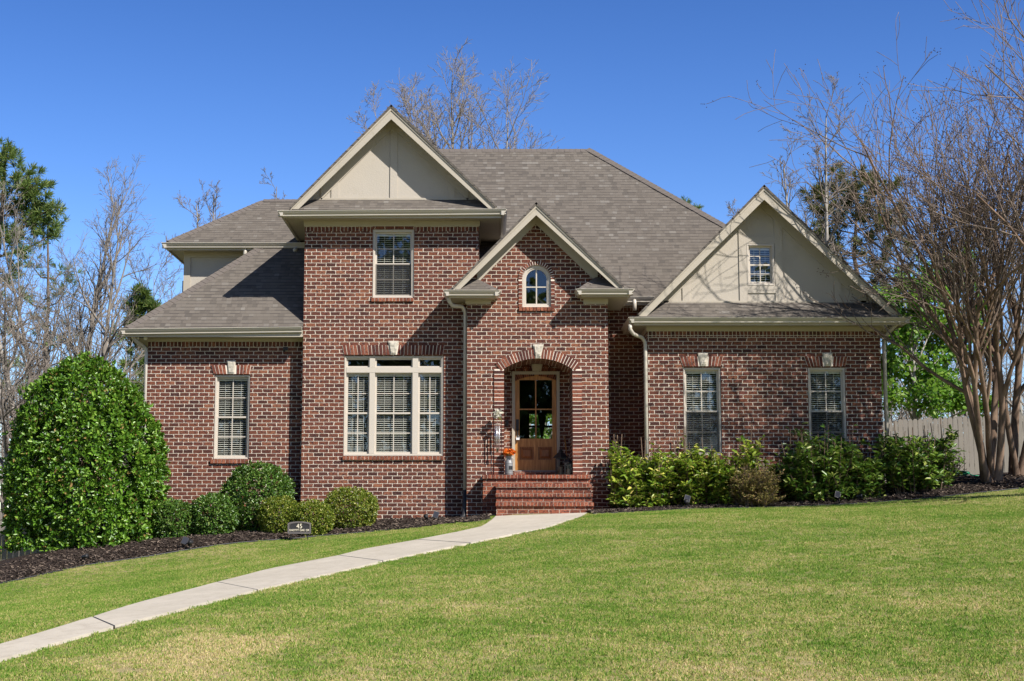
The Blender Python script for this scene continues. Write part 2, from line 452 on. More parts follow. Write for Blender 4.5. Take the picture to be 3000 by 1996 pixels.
# --- gutters, fascia and eaves ---------------------------------------
GP = [(0, .02), (0, -.098), (.048, -.102), (.058, -.092), (.064, -.084), (.064, -.074), (.058, -.068), (.070, -.052), (.094, -.026), (.116, .006), (.122, .012), (.122, .022), (.100, .024), (.100, .006), (.012, .0), (.012, .02)]
def gutter(x0, x1, y, z, drop=0.0, name='gutter', axis='x', sgn=1):
    """ogee gutter whose back hangs on the fascia face at y, lip at z; drop lowers the first end"""
    m = MB()
    if axis == 'x':
        a = [(x0, y - o, z + h - .02 - drop) for o, h in GP]; b = [(x1, y - o, z + h - .02) for o, h in GP]
    else:
        a = [(y + sgn * o, x0, z + h - .02 - drop) for o, h in GP]; b = [(y + sgn * o, x1, z + h - .02) for o, h in GP]
    n = len(a)
    m.raw(a + b, [tuple(range(n)), tuple(range(2 * n - 1, n - 1, -1))] + [(i, (i + 1) % n, n + (i + 1) % n, n + i) for i in range(n)])
    return hp(name, m, M['gutter'])
def slab(poly, th, mat, name, uv=True, parent=None):
    m = MB(); n = (V(poly[1]) - V(poly[0])).cross(V(poly[2]) - V(poly[0])).normalized()
    if n.z < 0: n = -n
    m.prism([V(p) for p in poly], -n * th)
    return hp(name, m, mat, uv, parent=parent)
def cap_run(mb, a, b, w=.14, step=.14, drop=.6):
    """overlapping ridge shingles from a (low) to b (high)"""
    a, b = V(a), V(b); d = b - a; L = d.length; d.normalize()
    side = d.cross(V((0, 0, 1))).normalized(); up = side.cross(d)
    n = int(L / step)
    for i in range(n):
        p = a + d * (i * step); q = p + d * (step * 1.5)
        e = w + rnd.uniform(-.006, .006)
        o = up * .020; o2 = up * .009; dn = -up * (w * drop)
        for s in (1, -1):
            mb.prism([p + o, p + side * s * e + dn + o, q + side * s * e + dn + o2, q + o2], -up * .008)

# --- LEFT WING --------------------------------------------------------
xL = X(433.7, 1016, YL); xTl = X(887.5, 1050, YT); xTr = X(1402.8, 690, YT)
zLb = Z(1001.4, YL); zLs = Z(1016.5, YL)
wl = dict(x0=X(627, 1200, YL), x1=X(731.7, 1200, YL), z0=Z(1346, YL), z1=Z(1098.7, YL))
m = MB(); zb = .2
m.wall([(xL, zb), (xTl + .2, zb), (xTl + .2, zLs), (xL, zLs)], [rect(wl['x0'], wl['x1'], wl['z0'], wl['z1'])], YL, YL + .12)
m.wall([(xL, zLs), (xTl + .2, zLs), (xTl + .2, zLb), (xL, zLb)], [], YL, YL + .12, 1)
m.box(xL, xL + .12, YL + .12, 43, zb, zLb)
hp('brick_wall', m, BR, uv=True)
window_part(wl['x0'], wl['x1'], wl['z0'], wl['z1'], YL, sill=(X(617, 1350, YL), X(729, 1350, YL), Z(1358.5, YL), Z(1346.3, YL)), label='tall narrow window of the left wing with blinds')
jack_arch(X(626, 1095, YL), X(731, 1095, YL), X(618, 1071, YL), X(736, 1071, YL), Z(1096.5, YL), Z(1070.5, YL), YL,
          X(664.5, 1058, YL), X(691.5, 1058, YL), X(669.5, 1095, YL), X(687, 1095, YL), Z(1096.5, YL), Z(1056.5, YL))
yLg = YL - .43                                   # fascia face
zLe = Z(964, yLg - .1)                           # gutter lip at the left corner
xLg = X(352, 966, yLg - .1) + .10
gutter(xLg - .1, xTl - .01, yLg, zLe + .045, .045)
gutter(yLg - .1, 40, xLg, zLe + .01, 0, axis='y', sgn=-1)
m = MB(); m.box(xLg, xTl, yLg, yLg + .025, zLe - .16, zLe - .01); m.box(xLg, xLg + .025, yLg + .025, 40, zLe - .16, zLe - .01); hp('fascia', m, M['trim'])
m = MB(); m.box(xLg + .025, xTl, yLg + .025, YL + .01, zLe - .135, zLe - .115); m.box(xLg + .025, xL + .01, YL + .01, 40, zLe - .135, zLe - .115); hp('soffit', m, M['trim'])
m = MB(); m.box(xL - .02, xTl, YL - .022, YL + .01, zLb - .003, zLe - .13); m.box(xL - .022, xL + .01, YL + .01, 40, zLb - .003, zLe - .13); hp('frieze_board', m, M['trim'])
# roof of the left wing: a hip; the hip line passes the photo point (842, 672)
ze = zLe + .02
e0 = V((xLg - .03, yLg - .03, ze))
t_ = 0.0
best = None
for i in range(100, 500):
    tt = i * .01; x = e0.x + tt; y = e0.y + tt
    e = abs(x - X(842, 672, y))
    if best is None or e < best[0]: best = (e, tt)
tH = best[1]; pL = (Z(672, e0.y + tH) - ze) / tH
tT = xTl - .004 - e0.x
top = e0 + V((tT, tT, pL * tT))
slab([e0, (xTl - .004, e0.y, ze), top], .03, M['shingle'], 'roof')
slab([e0, top, (top.x, 42, top.z), (e0.x, 42, ze)], .03, M['shingle'], 'roof')
m = MB(); cap_run(m, e0 + V((.03, .03, .03)), e0 + V((tT, tT, pL * tT)) * .97 if False else e0 + (top - e0) * .95); hp('hip_cap', m, M['cap'])

# --- UPPER BLOCK behind the left wing -----------------------------------
xU = X(541.5, 780, YU); yUg = YU - .42; zUe = Z(711, yUg - .1); xUg = X(474.5, 711, yUg - .1) + .1
m = MB(); m.box(xU, -2.2, YU, YU + .12, Z(900, YU), zUe + .1); m.box(xU, xU + .12, YU + .12, 43, Z(900, YU), zUe + .1); hp('siding_wall', m, M['panel'])
m = MB(); m.box(xU - .02, xU + .135, YU - .025, YU - .001, Z(900, YU), zUe - .13); m.box(xU + .135, -2.2, YU - .025, YU - .001, zUe - .26, zUe - .13)
hp('corner_board', m, M['trim'])
gutter(xUg - .1, -3.2, yUg, zUe); gutter(yUg - .1, 42, xUg, zUe, axis='y', sgn=-1)
m = MB(); m.box(xUg, -3.2, yUg, yUg + .025, zUe - .16, zUe - .01); m.box(xUg, xUg + .025, yUg + .025, 42, zUe - .16, zUe - .01); hp('fascia', m, M['trim'])
m = MB(); m.box(xUg + .025, -3.2, yUg + .025, YU + .01, zUe - .135, zUe - .115); m.box(xUg + .025, xU + .01, YU + .01, 42, zUe - .135, zUe - .115); hp('soffit', m, M['trim'])
e1 = V((xUg - .03, yUg - .03, zUe + .02))
best = None
for i in range(50, 400):
    tt = i * .01
    e = abs(e1.x + tt - X(772, 586, e1.y + tt))
    if best is None or e < best[0]: best = (e, tt)
tU = best[1]; zUr = Z(586, e1.y + tU)
r1 = V((e1.x + tU, e1.y + tU, zUr))
slab([e1, (-2.6, e1.y, e1.z), (-2.6, r1.y, r1.z), r1], .03, M['shingle'], 'roof')
slab([e1, r1, (r1.x, 42, r1.z), (e1.x, 42, e1.z)], .03, M['shingle'], 'roof')
slab([r1, (-2.6, r1.y, r1.z), (-2.6, 42, r1.z - 2), (r1.x, 42, r1.z - .01)], .03, M['shingle'], 'roof')
m = MB(); cap_run(m, e1 + V((.03, .03, .03)), r1); cap_run(m, r1, (-2.6, r1.y, r1.z), .11, drop=.72); hp('hip_cap', m, M['cap'])
m = MB(); pp = P(718, 729, yUg - .02)
m.tube([(pp.x, pp.y + .04, pp.z + .05), (pp.x, pp.y + .04, pp.z - .05), (pp.x, pp.y - .02, pp.z - .16)], .045, 8); hp('downspout', m, M['gutter'], smooth=True)

# --- TOWER ------------------------------------------------------------
zTb = Z(663.4, YT); zTs = Z(678, YT)
tw = dict(x0=X(1091, 770, YT), x1=X(1213, 770, YT), z0=Z(873.5, YT), z1=Z(672, YT))
tb = dict(x0=X(1006, 1200, YT), x1=X(1299.5, 1200, YT), z0=Z(1336.5, YT), z1=Z(1042.6, YT))
xEl = X(1368, 1100, YE)
m = MB()
m.wall([(xTl, zb), (xTr, zb), (xTr, zTs), (tw['x1'], zTs), (tw['x1'], tw['z0']), (tw['x0'], tw['z0']), (tw['x0'], zTs), (xTl, zTs)], [rect(tb['x0'], tb['x1'], tb['z0'], tb['z1'])], YT, YT + .12)
m.wall(rect(xTl, tw['x0'], zTs, zTb), [], YT, YT + .12, 1); m.wall(rect(tw['x1'], xTr, zTs, zTb), [], YT, YT + .12, 1)
m.wall(rect(tw['x0'], tw['x1'], tw['z1'], zTb), [], YT, YT + .12, 0)
m.box(xTl, xTl + .12, YT + .12, 38, zb, zTb); m.box(xTr - .12, xTr, YT + .12, 38, zb, zTb)
hp('brick_wall', m, BR, uv=True)
window_part(tw['x0'], tw['x1'], tw['z0'], tw['z1'], YT, screen=True, sill=(X(1088, 878, YT), X(1213, 878, YT), Z(884.5, YT), Z(873.8, YT)), fw=.055, label='upper window under the tall gable with a screen on its lower sash')
# triple window with transoms
def triple(x0, x1, z0, z1, y):
    f = MB(); fw = .05
    ring(f, x0, x1, z0, z1, fw, y + .035, y + .13); ring(f, x0 + .012, x1 - .012, z0 + .01, z1 - .012, .018, y + .022, y + .036)
    zt0, zt1 = Z(1091.5, YT), Z(1076, YT)
    mx = [X(1081.5, 1200, y), X(1097.5, 1200, y), X(1208, 1200, y), X(1224.5, 1200, y)]
    f.box(x0 + fw, x1 - fw, y + .028, y + .13, zt0, zt1)
    for a, b in ((mx[0], mx[1]), (mx[2], mx[3])):
        f.box(a, b, y + .032, y + .13, z0 + fw, zt0 - .002); f.box(a, b, y + .032, y + .13, zt1 + .002, z1 - fw)
    w = hp('window', f, M['frame']); w['label'] = 'wide triple window with transom panes above'
    for a, b in ((x0 + fw, mx[0]), (mx[1], mx[2]), (mx[3], x1 - fw)):
        double_hung(w, a, b, z0 + fw, zt0, y + .095)
        s = MB(); ring(s, a, b, zt1, z1 - fw, .03, y + .08, y + .105); s.build('transom', M['frame'], w)
        g = MB(); g.face([(a + .02, y + .095, zt1 + .02), (b - .02, y + .095, zt1 + .02), (b - .02, y + .095, z1 - fw - .02), (a + .02, y + .095, z1 - fw - .02)]); g.build('pane', M['glass'], w)
    sx0, sx1, sz0, sz1 = X(1003.5, 1340, y), X(1300.5, 1340, y), Z(1348.5, y), Z(1337.2, y)
    s = MB(); sill_bricks(s, sx0, sx1, sz0, sz1, y); s.build('sill', M['sillbrick'], w)
    s = MB(); s.box(sx0 + .004, sx1 - .004, y - .036, y + .05, sz0 + .008, sz1 - .006); s.build('sill_mortar', M['mortar'], w)
triple(tb['x0'], tb['x1'], tb['z0'], tb['z1'], YT)
jack_arch(X(1008, 1039, YT), X(1298, 1039, YT), X(1003, 1012, YT), X(1302, 1012, YT), Z(1040, YT), Z(1012, YT), YT,
          X(1137, 1000, YT), X(1168, 1000, YT), X(1144.5, 1038, YT), X(1160.5, 1038, YT), Z(1040, YT), Z(999.5, YT))
yTg = YT - .44; zTe = Z(615, yTg - .1)
xTgl = X(815, 620, yTg - .1) + .1; xTgr = X(1482.5, 612, yTg - .1) - .1
yTb = 35.4
gutter(xTgl - .1, xTgr + .1, yTg, zTe + .02, .04); gutter(yTg - .1, yTb, xTgl, zTe - .01, axis='y', sgn=-1); gutter(yTg - .1, yTb, xTgr, zTe + .01, axis='y', sgn=1)
m = MB(); m.box(xTgl, xTgr, yTg, yTg + .025, zTe - .16, zTe - .01)
for a in (xTgl, xTgr - .025): m.box(a, a + .025, yTg + .025, yTb, zTe - .16, zTe - .01)
hp('fascia', m, M['trim'])
m = MB(); m.box(xTgl + .025, xTgr - .025, yTg + .025, YT + .01, zTe - .135, zTe - .115); m.box(xTgl + .025, xTl + .01, YT + .01, yTb, zTe - .135, zTe - .115); m.box(xTr - .01, xTgr - .025, YT + .01, yTb, zTe - .135, zTe - .115)
hp('soffit', m, M['trim'])
m = MB(); m.box(xTl - .02, xTr + .02, YT - .022, YT + .01, zTb - .003, zTe - .13)
m.box(xTl - .022, xTl + .01, YT + .01, yTb, zTb - .003, zTe - .13); m.box(xTr - .01, xTr + .022, YT + .01, yTb, zTb - .003, zTe - .13)
hp('frieze_board', m, M['trim'])
for (px, py, s) in ((872, 708, -1), (1465.5, 690, 1)):
    pp = P(px, py, yTb - .12); m = MB()
    m.tube([(pp.x, pp.y, pp.z + .10), (pp.x, pp.y, pp.z - .06), (pp.x + (.0 if s > 0 else -.02), pp.y - .12, pp.z - .2), (pp.x - .02, pp.y - .3, pp.z - .26)], .05, 8); hp('downspout', m, M['gutter'], smooth=True)

# --- generic front gable ------------------------------------------------
def gable(peak_px, lfoot_px, rfoot_px, yf, yback, ze, xl, xr, rake_w, ypan, zpan, frieze=True, panel=True, pent=True, notch=None):
    """rake boards, roof planes, rake soffits. yf = front face of the rakes; feet at the eave height ze"""
    pk = P(*peak_px, yf); lf = P(*lfoot_px, yf); rf = P(*rfoot_px, yf)
    sl = (pk.z - lf.z) / (pk.x - lf.x); sr = (pk.z - rf.z) / (rf.x - pk.x)
    # roof planes, a few cm proud of the rakes
    def zl(x): return pk.z - (pk.x - x) * sl
    def zr(x): return pk.z - (x - pk.x) * sr
    for s, x_e, zf in ((-1, lf.x, zl), (1, rf.x, zr)):
        zz0 = zf(x_e)
        slab([(pk.x, yf - .035, pk.z + .045), (x_e, yf - .035, zz0 + .045), (x_e, yback, zz0 + .045), (pk.x, yback, pk.z + .045)], .043, M['shingle'], 'roof')
        # rake board with a thinner shadow board on its upper edge
        m = MB()
        up = .012
        m.prism([(pk.x, yf, pk.z), (x_e, yf, zz0), (x_e - s * rake_w * .92, yf, zz0), (pk.x, yf, pk.z - rake_w * 1.36)], (0, .035, 0))
        m.prism([(pk.x, yf - .018, pk.z), (x_e, yf - .018, zz0), (x_e - s * .05, yf - .018, zz0), (pk.x, yf - .018, pk.z - .072)], (0, .0178, 0))
        hp('rake_board', m, M['trim'])
        # underside of the overhang
        m = MB(); o = .045
        m.prism([(pk.x, yf + .036, pk.z - o), (x_e, yf + .036, zz0 - o), (x_e, ypan + .02, zz0 - o), (pk.x, ypan + .02, pk.z - o)], (0, 0, -.018))
        hp('rake_soffit', m, M['trim'])
        if frieze:
            # board on the wall under the soffit
            wv = frieze; g = o + .019
            m = MB(); xe2 = x_e - s * frieze_cut[0 if s < 0 else 1]
            ze2 = zf(xe2)
            m.prism([(pk.x, ypan - .03, pk.z - g), (xe2, ypan - .03, ze2 - g), (xe2 - s * 0.0, ypan - .03, ze2 - g - wv), (pk.x, ypan - .03, pk.z - g - wv)], (0, .028, 0))
            hp('frieze_board', m, M['trim'])
    m = MB(); cap_run(m, (pk.x, yf - .034, pk.z + .036), (pk.x, yback, pk.z + .036), .10, drop=(sl + sr) / 2); hp('ridge_cap', m, M['cap'])
    return pk, lf, rf, sl, sr

# tower gable
yTr = YT - .46
frieze_cut = (.62, .62)
pk, lf, rf, sl, sr = gable((1146.3, 314.3), (848, 615), (1456, 611), yTr, 39.5, zTe, xTgl, xTgr, .195, YT, 0, frieze=.28)
zP = Z(585, YT)                                    # foot of the panel
def tri_panel(pk, sl, sr, zp, y, name='gable_panel', cut=.06, holes=()):
    zt = pk.z - .05
    return [(pk.x - (zt - zp) / sl, zp), (pk.x + (zt - zp) / sr, zp), (pk.x, zt)]
m = MB(); m.wall(tri_panel(pk, sl, sr, zP - .02, YT), [], YT, YT + .1); hp('gable_panel', m, M['panel'])
def clip_board(x0, x1, z0, pk, sl, sr, drop):
    def zt(x): return pk.z - drop - ((pk.x - x) * sl if x < pk.x else (x - pk.x) * sr)
    pts = [(x0, z0), (x1, z0), (x1, zt(x1))]
    if x0 < pk.x < x1: pts.append((pk.x, pk.z - drop))
    pts.append((x0, zt(x0)))
    return pts
d = .225
for a, b, rw in ((897, 951, 500), (447, 503, 560), (1342, 1390, 560)):
    x0, x1 = X(800 + a / 2.613, rw, YT), X(800 + b / 2.613, rw, YT)
    m = MB(); m.wall(clip_board(x0, x1, zP + .03, pk, sl, sr, d), [], YT - .022, YT - .001); hp('batten', m, M['panel'])
m = MB(); m.box(pk.x - (pk.z - .2 - zP) / sl, pk.x + (pk.z - .2 - zP) / sr, YT - .03, YT - .001, zP - .03, zP + .03); hp('skirt_board', m, M['trim'])
slab([(xTgl + .12, yTg - .03, zTe + .025), (xTgr - .12, yTg - .03, zTe + .025), (xTgr - .55, YT - .03, zP - .01), (xTgl + .55, YT - .03, zP - .01)], .03, M['shingle'], 'pent_roof')

# --- ENTRY ---------------------------------------------------------------
xEr = X(1781, 950, YE)
YD = YE + 1.05
ax0, ax1 = X(1476.8, 1250, YE), X(1677, 1250, YE)
az, ac = Z(1082, YE), Z(1051.4, YE)                # spring and crown
hw = (ax1 - ax0) / 2; sag = ac - az; ar = (hw * hw + sag * sag) / (2 * sag); acx = (ax0 + ax1) / 2; acz = ac - ar
aa = math.degrees(math.asin(hw / ar))
aw = dict(x0=X(1530.5, 860, YE), x1=X(1613.5, 860, YE), z0=Z(900.3, YE), z1=Z(777.5, YE))
awc = (aw['x0'] + aw['x1']) / 2; awr = (aw['x1'] - aw['x0']) / 2; awz = aw['z1'] - awr
zEf = Z(891.5, YE)
yEr = YE - .44
epk = P(1571, 600, yEr); elf = P(1324.5, 850, yEr); erf = P(1828, 845.5, yEr)
esl = (epk.z - elf.z) / (epk.x - elf.x); esr = (epk.z - erf.z) / (erf.x - epk.x)
zland = Z(1391.5, YE - .31)
outer = [(xEl, zb), (ax0, zb), (ax0, az)] + [(acx + ar * math.sin(R(a)), acz + ar * math.cos(R(a))) for a in [(-aa + 2 * aa * i / 16) for i in range(1, 16)]] + [(ax1, az), (ax1, zb), (xEr, zb),
         (xEr, epk.z - (xEr - epk.x) * esr - .1), (epk.x, epk.z - .1), (xEl, epk.z - (epk.x - xEl) * esl - .1)]
hole = [(aw['x0'], aw['z0']), (aw['x1'], aw['z0'])] + arc(awc, awz, awr, 0, 180, 20)
m = MB(); m.wall(outer, [hole], YE, YD)
m.box(xEl, xEl + .12, YD, 36, zb, zEf + .4); m.box(xEr - .12, xEr, YD, 36, zb, zEf + .4)
# back of the porch niche with the door opening
dx0, dx1, dz0, dz1 = X(1500, 1250, YD), X(1640, 1250, YD), Z(1380.5, YD), Z(1089, YD)
m.wall(rect(ax0 - .3, ax1 + .3, zland - .1, ac + .4), [rect(dx0, dx1, dz0, dz1)], YD + .003, YD + .12)
m.box(ax0 - .02, ax1 + .02, YE + .02, YD + .3, zb, zland - .075)
hp('brick_wall', m, BR, uv=True)
# floor of the niche
m = MB(); m.box(ax0 - .02, ax1 + .02, YE - .002, YD + .003, zland - .075, zland - .004); hp('porch_floor', m, M['step_brick'], uv=True)
m = MB(); m.box(X(1504, 1385, YD - .1), X(1560, 1385, YD - .1), YD - .13, YD, zland - .003, Z(1382, YD - .1)); m.box(X(1560, 1385, YD - .1), X(1636, 1385, YD - .1), YD - .13, YD, zland - .003, Z(1382.5, YD - .1)); hp('door_step', m, M['step_brick'], uv=True)
# segmental arch of single bricks over the opening, twice: front face and back face of the niche
def seg_arch(y, r0, depth, th, kx, nb, da, rad, cx, cz, key, side):
    m = MB()
    for i in range(nb):
        a0 = -da + 2 * da * i / nb; a1 = -da + 2 * da * (i + 1) / nb; g = .20 * (a1 - a0)
        a0 += g / 2; a1 -= g / 2
        if (key and abs((a0 + a1) / 2) < key) or (a0 + a1) * side < 0: continue
        j = rnd.uniform(-.004, .004)
        q = [(cx + rr * math.sin(R(a)), y - .02 + j, cz + rr * math.cos(R(a))) for rr, a in ((r0, a0), (r0, a1), (r0 + th, a1), (r0 + th, a0))]
        m.prism(q, (0, depth, 0))
    return m
aspan = aa
th_ = .205
for sd in (1, -1): ob = hp('arch', seg_arch(YE, ar + .004, .10, th_, 0, 28, aspan + 3.5, ar, acx, acz, 3.4, sd), M['chip'])
m = MB(); m.wall([(acx + rr * math.sin(R(a)), acz + rr * math.cos(R(a))) for rr, a in [(ar + .006, -aspan - 2 + 2 * (aspan + 2) * i / 24) for i in range(25)] + [(ar + th_ - .01, aspan + 2 - 2 * (aspan + 2) * i / 24) for i in range(25)]], [], YE - .016, YE + .02)
m.build('mortar_bed', M['mortar'], ob)
keystone(X(1560.5, 1010, YE), X(1593, 1010, YE), X(1568.5, 1049, YE), X(1584, 1049, YE), Z(1050.5, YE), Z(1009.5, YE), YE)
ar2 = ar * .96
for sd in (1, -1): hp('arch', seg_arch(YD - .005, ar - .26, .06, .23, 0, 22, 27, ar, acx, acz, 3.5, sd), M['chip'])
keystone(acx - .13, acx + .15, acx - .09, acx + .10, Z(1088, YD), Z(1056, YD), YD - .006, .05)
# stacked brick pilaster bands beside the opening
nrow = int((az - zland) / BH) - 0
for (a, b) in ((X(1447.5, 1250, YE), ax0 - .003), (ax1 + .003, X(1705.5, 1250, YE))):
    m = MB()
    for k in range(nrow + 1):
        z = zland + .006 + k * BH
        if z > az - .02: break
        j = rnd.uniform(-.003, .003)
        m.box(a + j, b, YE - .022 + j, YE + .02, z, min(z + BH - .015, az + .014))
    ob = hp('pilaster_band', m, M['chip']); q = MB(); q.box(a + .006, b - .002, YE - .019, YE + .015, zland, az); q.build('mortar_bed', M['mortar'], ob)
# arched window
m = MB()
def arched_ring(mb, w, y0, y1, inset=0.0):
    o = [(aw['x0'] + inset, aw['z0'] + inset), (aw['x1'] - inset, aw['z0'] + inset)] + arc(awc, awz, awr - inset, 0, 180, 20)
    i = [(aw['x0'] + inset + w, aw['z0'] + inset + w), (aw['x1'] - inset - w, aw['z0'] + inset + w)] + arc(awc, awz, awr - inset - w, 0, 180, 20)
    mb.wall(o, [i], y0, y1)
arched_ring(m, .05, YE + .03, YE + .13); arched_ring(m, .03, YE + .05, YE + .12, .051)
w = hp('window', m, M['frame']); w['label'] = 'small arched window over the entry'
m = MB(); m.face([(x, YE + .085, z) for x, z in [(aw['x0'] + .06, aw['z0'] + .06), (aw['x1'] - .06, aw['z0'] + .06)] + arc(awc, awz, awr - .06, 0, 180, 16)]); m.build('pane', M['glass'], w)
m = MB(); zc = Z(840, YE)
m.box(awc - .013, awc + .013, YE + .070, YE + .084, aw['z0'] + .07, aw['z1'] - .07)
m.box(aw['x0'] + .07, awc - .0132, YE + .071, YE + .083, zc - .012, zc + .012); m.box(awc + .0132, aw['x1'] - .07, YE + .071, YE + .083, zc - .012, zc + .012); m.build('muntin', M['frame'], w)
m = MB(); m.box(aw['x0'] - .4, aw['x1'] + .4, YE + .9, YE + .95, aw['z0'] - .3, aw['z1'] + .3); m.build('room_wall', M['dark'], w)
m = MB(); sill_bricks(m, X(1520, 905, YE), X(1624.5, 905, YE), Z(912, YE), Z(901.2, YE), YE); m.build('sill', M['sillbrick'], w)
m = MB(); nb = 21
for i in range(nb):
    a0 = -92 + 184 * i / nb + 1.3; a1 = -92 + 184 * (i + 1) / nb - 1.3; j = rnd.uniform(-.003, .003)
    m.prism([(awc + rr * math.sin(R(a)), YE - .02 + j, awz + rr * math.cos(R(a))) for rr, a in ((awr + .006, a0), (awr + .006, a1), (awr + .088, a1), (awr + .088, a0))], (0, .06, 0))
z = aw['z0']
while z < awz - .05:
    for a, b in ((aw['x0'] - .082, aw['x0'] - .006), (aw['x1'] + .006, aw['x1'] + .082)): m.box(a, b, YE - .02, YE + .04, z + .004, z + .071)
    z += .0815
m.build('brick_surround', M['chip'], w)
m = MB(); e_ = .082
m.wall([(aw['x0'] - e_, aw['z0']), (aw['x1'] + e_, aw['z0'])] + arc(awc, awz, awr + e_, 0, 180, 20), [[(aw['x0'] - .004, aw['z0'] + .001), (aw['x1'] + .004, aw['z0'] + .001)] + arc(awc, awz, awr + .004, 0, 180, 20)], YE - .015, YE + .03)
m.build('surround_mortar', M['mortar'], w)
# front gable of the entry
frieze_cut = (.52, .52)
gable((1571, 600), (1324.5, 850), (1828, 845.5), yEr, 38.0, 0, 0, 0, .165, YE, 0, frieze=.27)
yEg = YE - .42
def eave_return(pxa, pxb, py, fx0, fx1, apex, side):
    zg = Z(py, yEg - .1); x0 = X(pxa, py, yEg - .1) + .09; x1 = X(pxb, py, yEg - .1) - .09
    gutter(x0 - .09, x1 + .09, yEg, zg); gutter(yEg - .1, YE, x0, zg, axis='y', sgn=-1); gutter(yEg - .1, YE, x1, zg, axis='y', sgn=1)
    if side < 0: gutter(YE, YT + .9, x0, zg, axis='y', sgn=-1)
    else: gutter(YE, YC - .5, x1, zg, axis='y', sgn=1)
    yb = YE + .01
    m = MB(); m.box(x0, x1, yEg, yEg + .02, zg - .15, zg - .01)
    for a in (x0, x1 - .02): m.box(a, a + .02, yEg + .02, yb, zg - .15, zg - .01)
    if side < 0: m.box(x0, x0 + .02, yb, YT, zg - .15, zg - .01)
    else: m.box(x1 - .02, x1, yb, YC, zg - .15, zg - .01)
    hp('fascia', m, M['trim'])
    m = MB(); m.box(x0 + .02, x1 - .02, yEg + .02, yb, zg - .14, zg - .12)
    if side < 0: m.box(x0 + .02, xEl, yb, YT, zg - .14, zg - .12)
    else: m.box(xEr, x1 - .02, yb, YC, zg - .14, zg - .12)
    hp('soffit', m, M['trim'])
    a, b = X(fx0, 880, YE), X(fx1, 880, YE)
    m = MB(); m.box(a, b, YE - .025, YE + .01, zEf, zg - .135); hp('frieze_board', m, M['trim'])
    t = P(*apex, YE - .02); z2 = zg + .02
    c = [V((x0 - .04, yEg - .04, z2)), V((x1 + .04, yEg - .04, z2)), V((x1 + .04, YE - .01, z2)), V((x0 - .04, YE - .01, z2))]
    m = MB(); m.face([c[0], c[1], t]); m.face([c[1], c[2], t]); m.face([c[3], c[0], t]); m.face([c[0], c[3], c[2], c[1]])
    hp('return_roof', m, M['shingle'], uv=True)
    m = MB(); cap_run(m, c[1] if side < 0 else c[0], t, .09); hp('hip_cap', m, M['cap'])
eave_return(1302.5, 1463, 850, 1363.5, 1438, (1394, 817), -1)
eave_return(1691, 1855, 846.5, 1709, 1781.5, (1750, 811), 1)

# door -----------------------------------------------------------------
def wood_mat(nm='door_wood', st_=[(.3, (.25, .105, .026)), (.55, (.41, .185, .048)), (.75, (.52, .26, .08))]):
    t = NT(nm); o = t.tc()
    mp = t.n('ShaderNodeMapping', {0: o, 'Scale': (14, 14, 1.1)}).outputs[0]
    n = t.noise(mp, 3, 5, .6)
    return t.done(t.bsdf(t.ramp(n, st_), .42, .4, n, .15, .01))
M['wood'] = wood_mat()
M['doorglass'] = glass_mat('door_glass', (.75, .78, .77), .8)
f = MB(); t_ = .066
yf = YD - .03
for a, b in ((dx0, dx0 + t_), (dx1 - t_, dx1)): f.box(a, b, yf, YD + .11, dz0, dz1)
f.box(dx0 + t_, dx1 - t_, yf, YD + .11, dz1 - t_, dz1)
f.box(dx0 - .0, dx0 + .03, yf - .015, yf, dz0, dz1); f.box(dx1 - .03, dx1, yf - .015, yf, dz0, dz1); f.box(dx0 + .03, dx1 - .03, yf - .015, yf, dz1 - .03, dz1)
hp('door_frame', f, M['trim'])
Yd = YD + .02
ox0, ox1, oz0, oz1 = dx0 + t_ + .003, dx1 - t_ - .003, dz0 + .012, dz1 - t_ - .003
f = MB(); st = .095; gz0 = Z(1285.5, Yd); pz0 = Z(1347.5, Yd); pz1 = Z(1309, Yd); gtop = oz1 - .115; xm = (ox0 + ox1) / 2
for a, b in ((ox0, ox0 + st), (ox1 - st, ox1)): f.box(a, b, Yd, Yd + .045, oz0, oz1)
f.box(ox0 + st, ox1 - st, Yd, Yd + .045, gtop, oz1); f.box(ox0 + st, ox1 - st, Yd, Yd + .045, pz1, gz0); f.box(ox0 + st, ox1 - st, Yd, Yd + .045, oz0, pz0)
f.box(xm - .045, xm + .045, Yd, Yd + .045, pz0, pz1)
for a, b in ((ox0 + st, xm - .045), (xm + .045, ox1 - st)):
    pass
zm = (gz0 + gtop) / 2
f.box(xm - .013, xm + .013, Yd + .002, Yd + .043, gz0, gtop); f.box(ox0 + st, xm - .0131, Yd + .003, Yd + .042, zm - .013, zm + .013); f.box(xm + .0131, ox1 - st, Yd + .003, Yd + .042, zm - .013, zm + .013)
door = hp('front_door', f, M['wood'])
M['woodpanel'] = wood_mat('panel_wood', [(.3, (.15, .052, .014)), (.55, (.24, .088, .024)), (.75, (.32, .13, .04))])
for a, b in ((ox0 + st, xm - .045), (xm + .045, ox1 - st)):
    q = MB(); zc = (pz0 + pz1) / 2
    q.box(a, b, Yd + .032, Yd + .04, pz0, pz1)
    oa, ob_ = [(a + .03, Yd + .031, pz0 + .03), (b - .03, Yd + .031, pz0 + .03), (b - .03, Yd + .031, pz1 - .03), (a + .03, Yd + .031, pz1 - .03)], [(a + .075, Yd + .008, pz0 + .075), (b - .075, Yd + .008, pz0 + .075), (b - .075, Yd + .008, pz1 - .075), (a + .075, Yd + .008, pz1 - .075)]
    q.raw(oa + ob_, [(4, 5, 6, 7), (0, 1, 5, 4), (1, 2, 6, 5), (2, 3, 7, 6), (3, 0, 4, 7)]); q.build('door_panel', M['woodpanel'], door); door['label'] = 'honey brown wooden door with four glass panes over two panels'
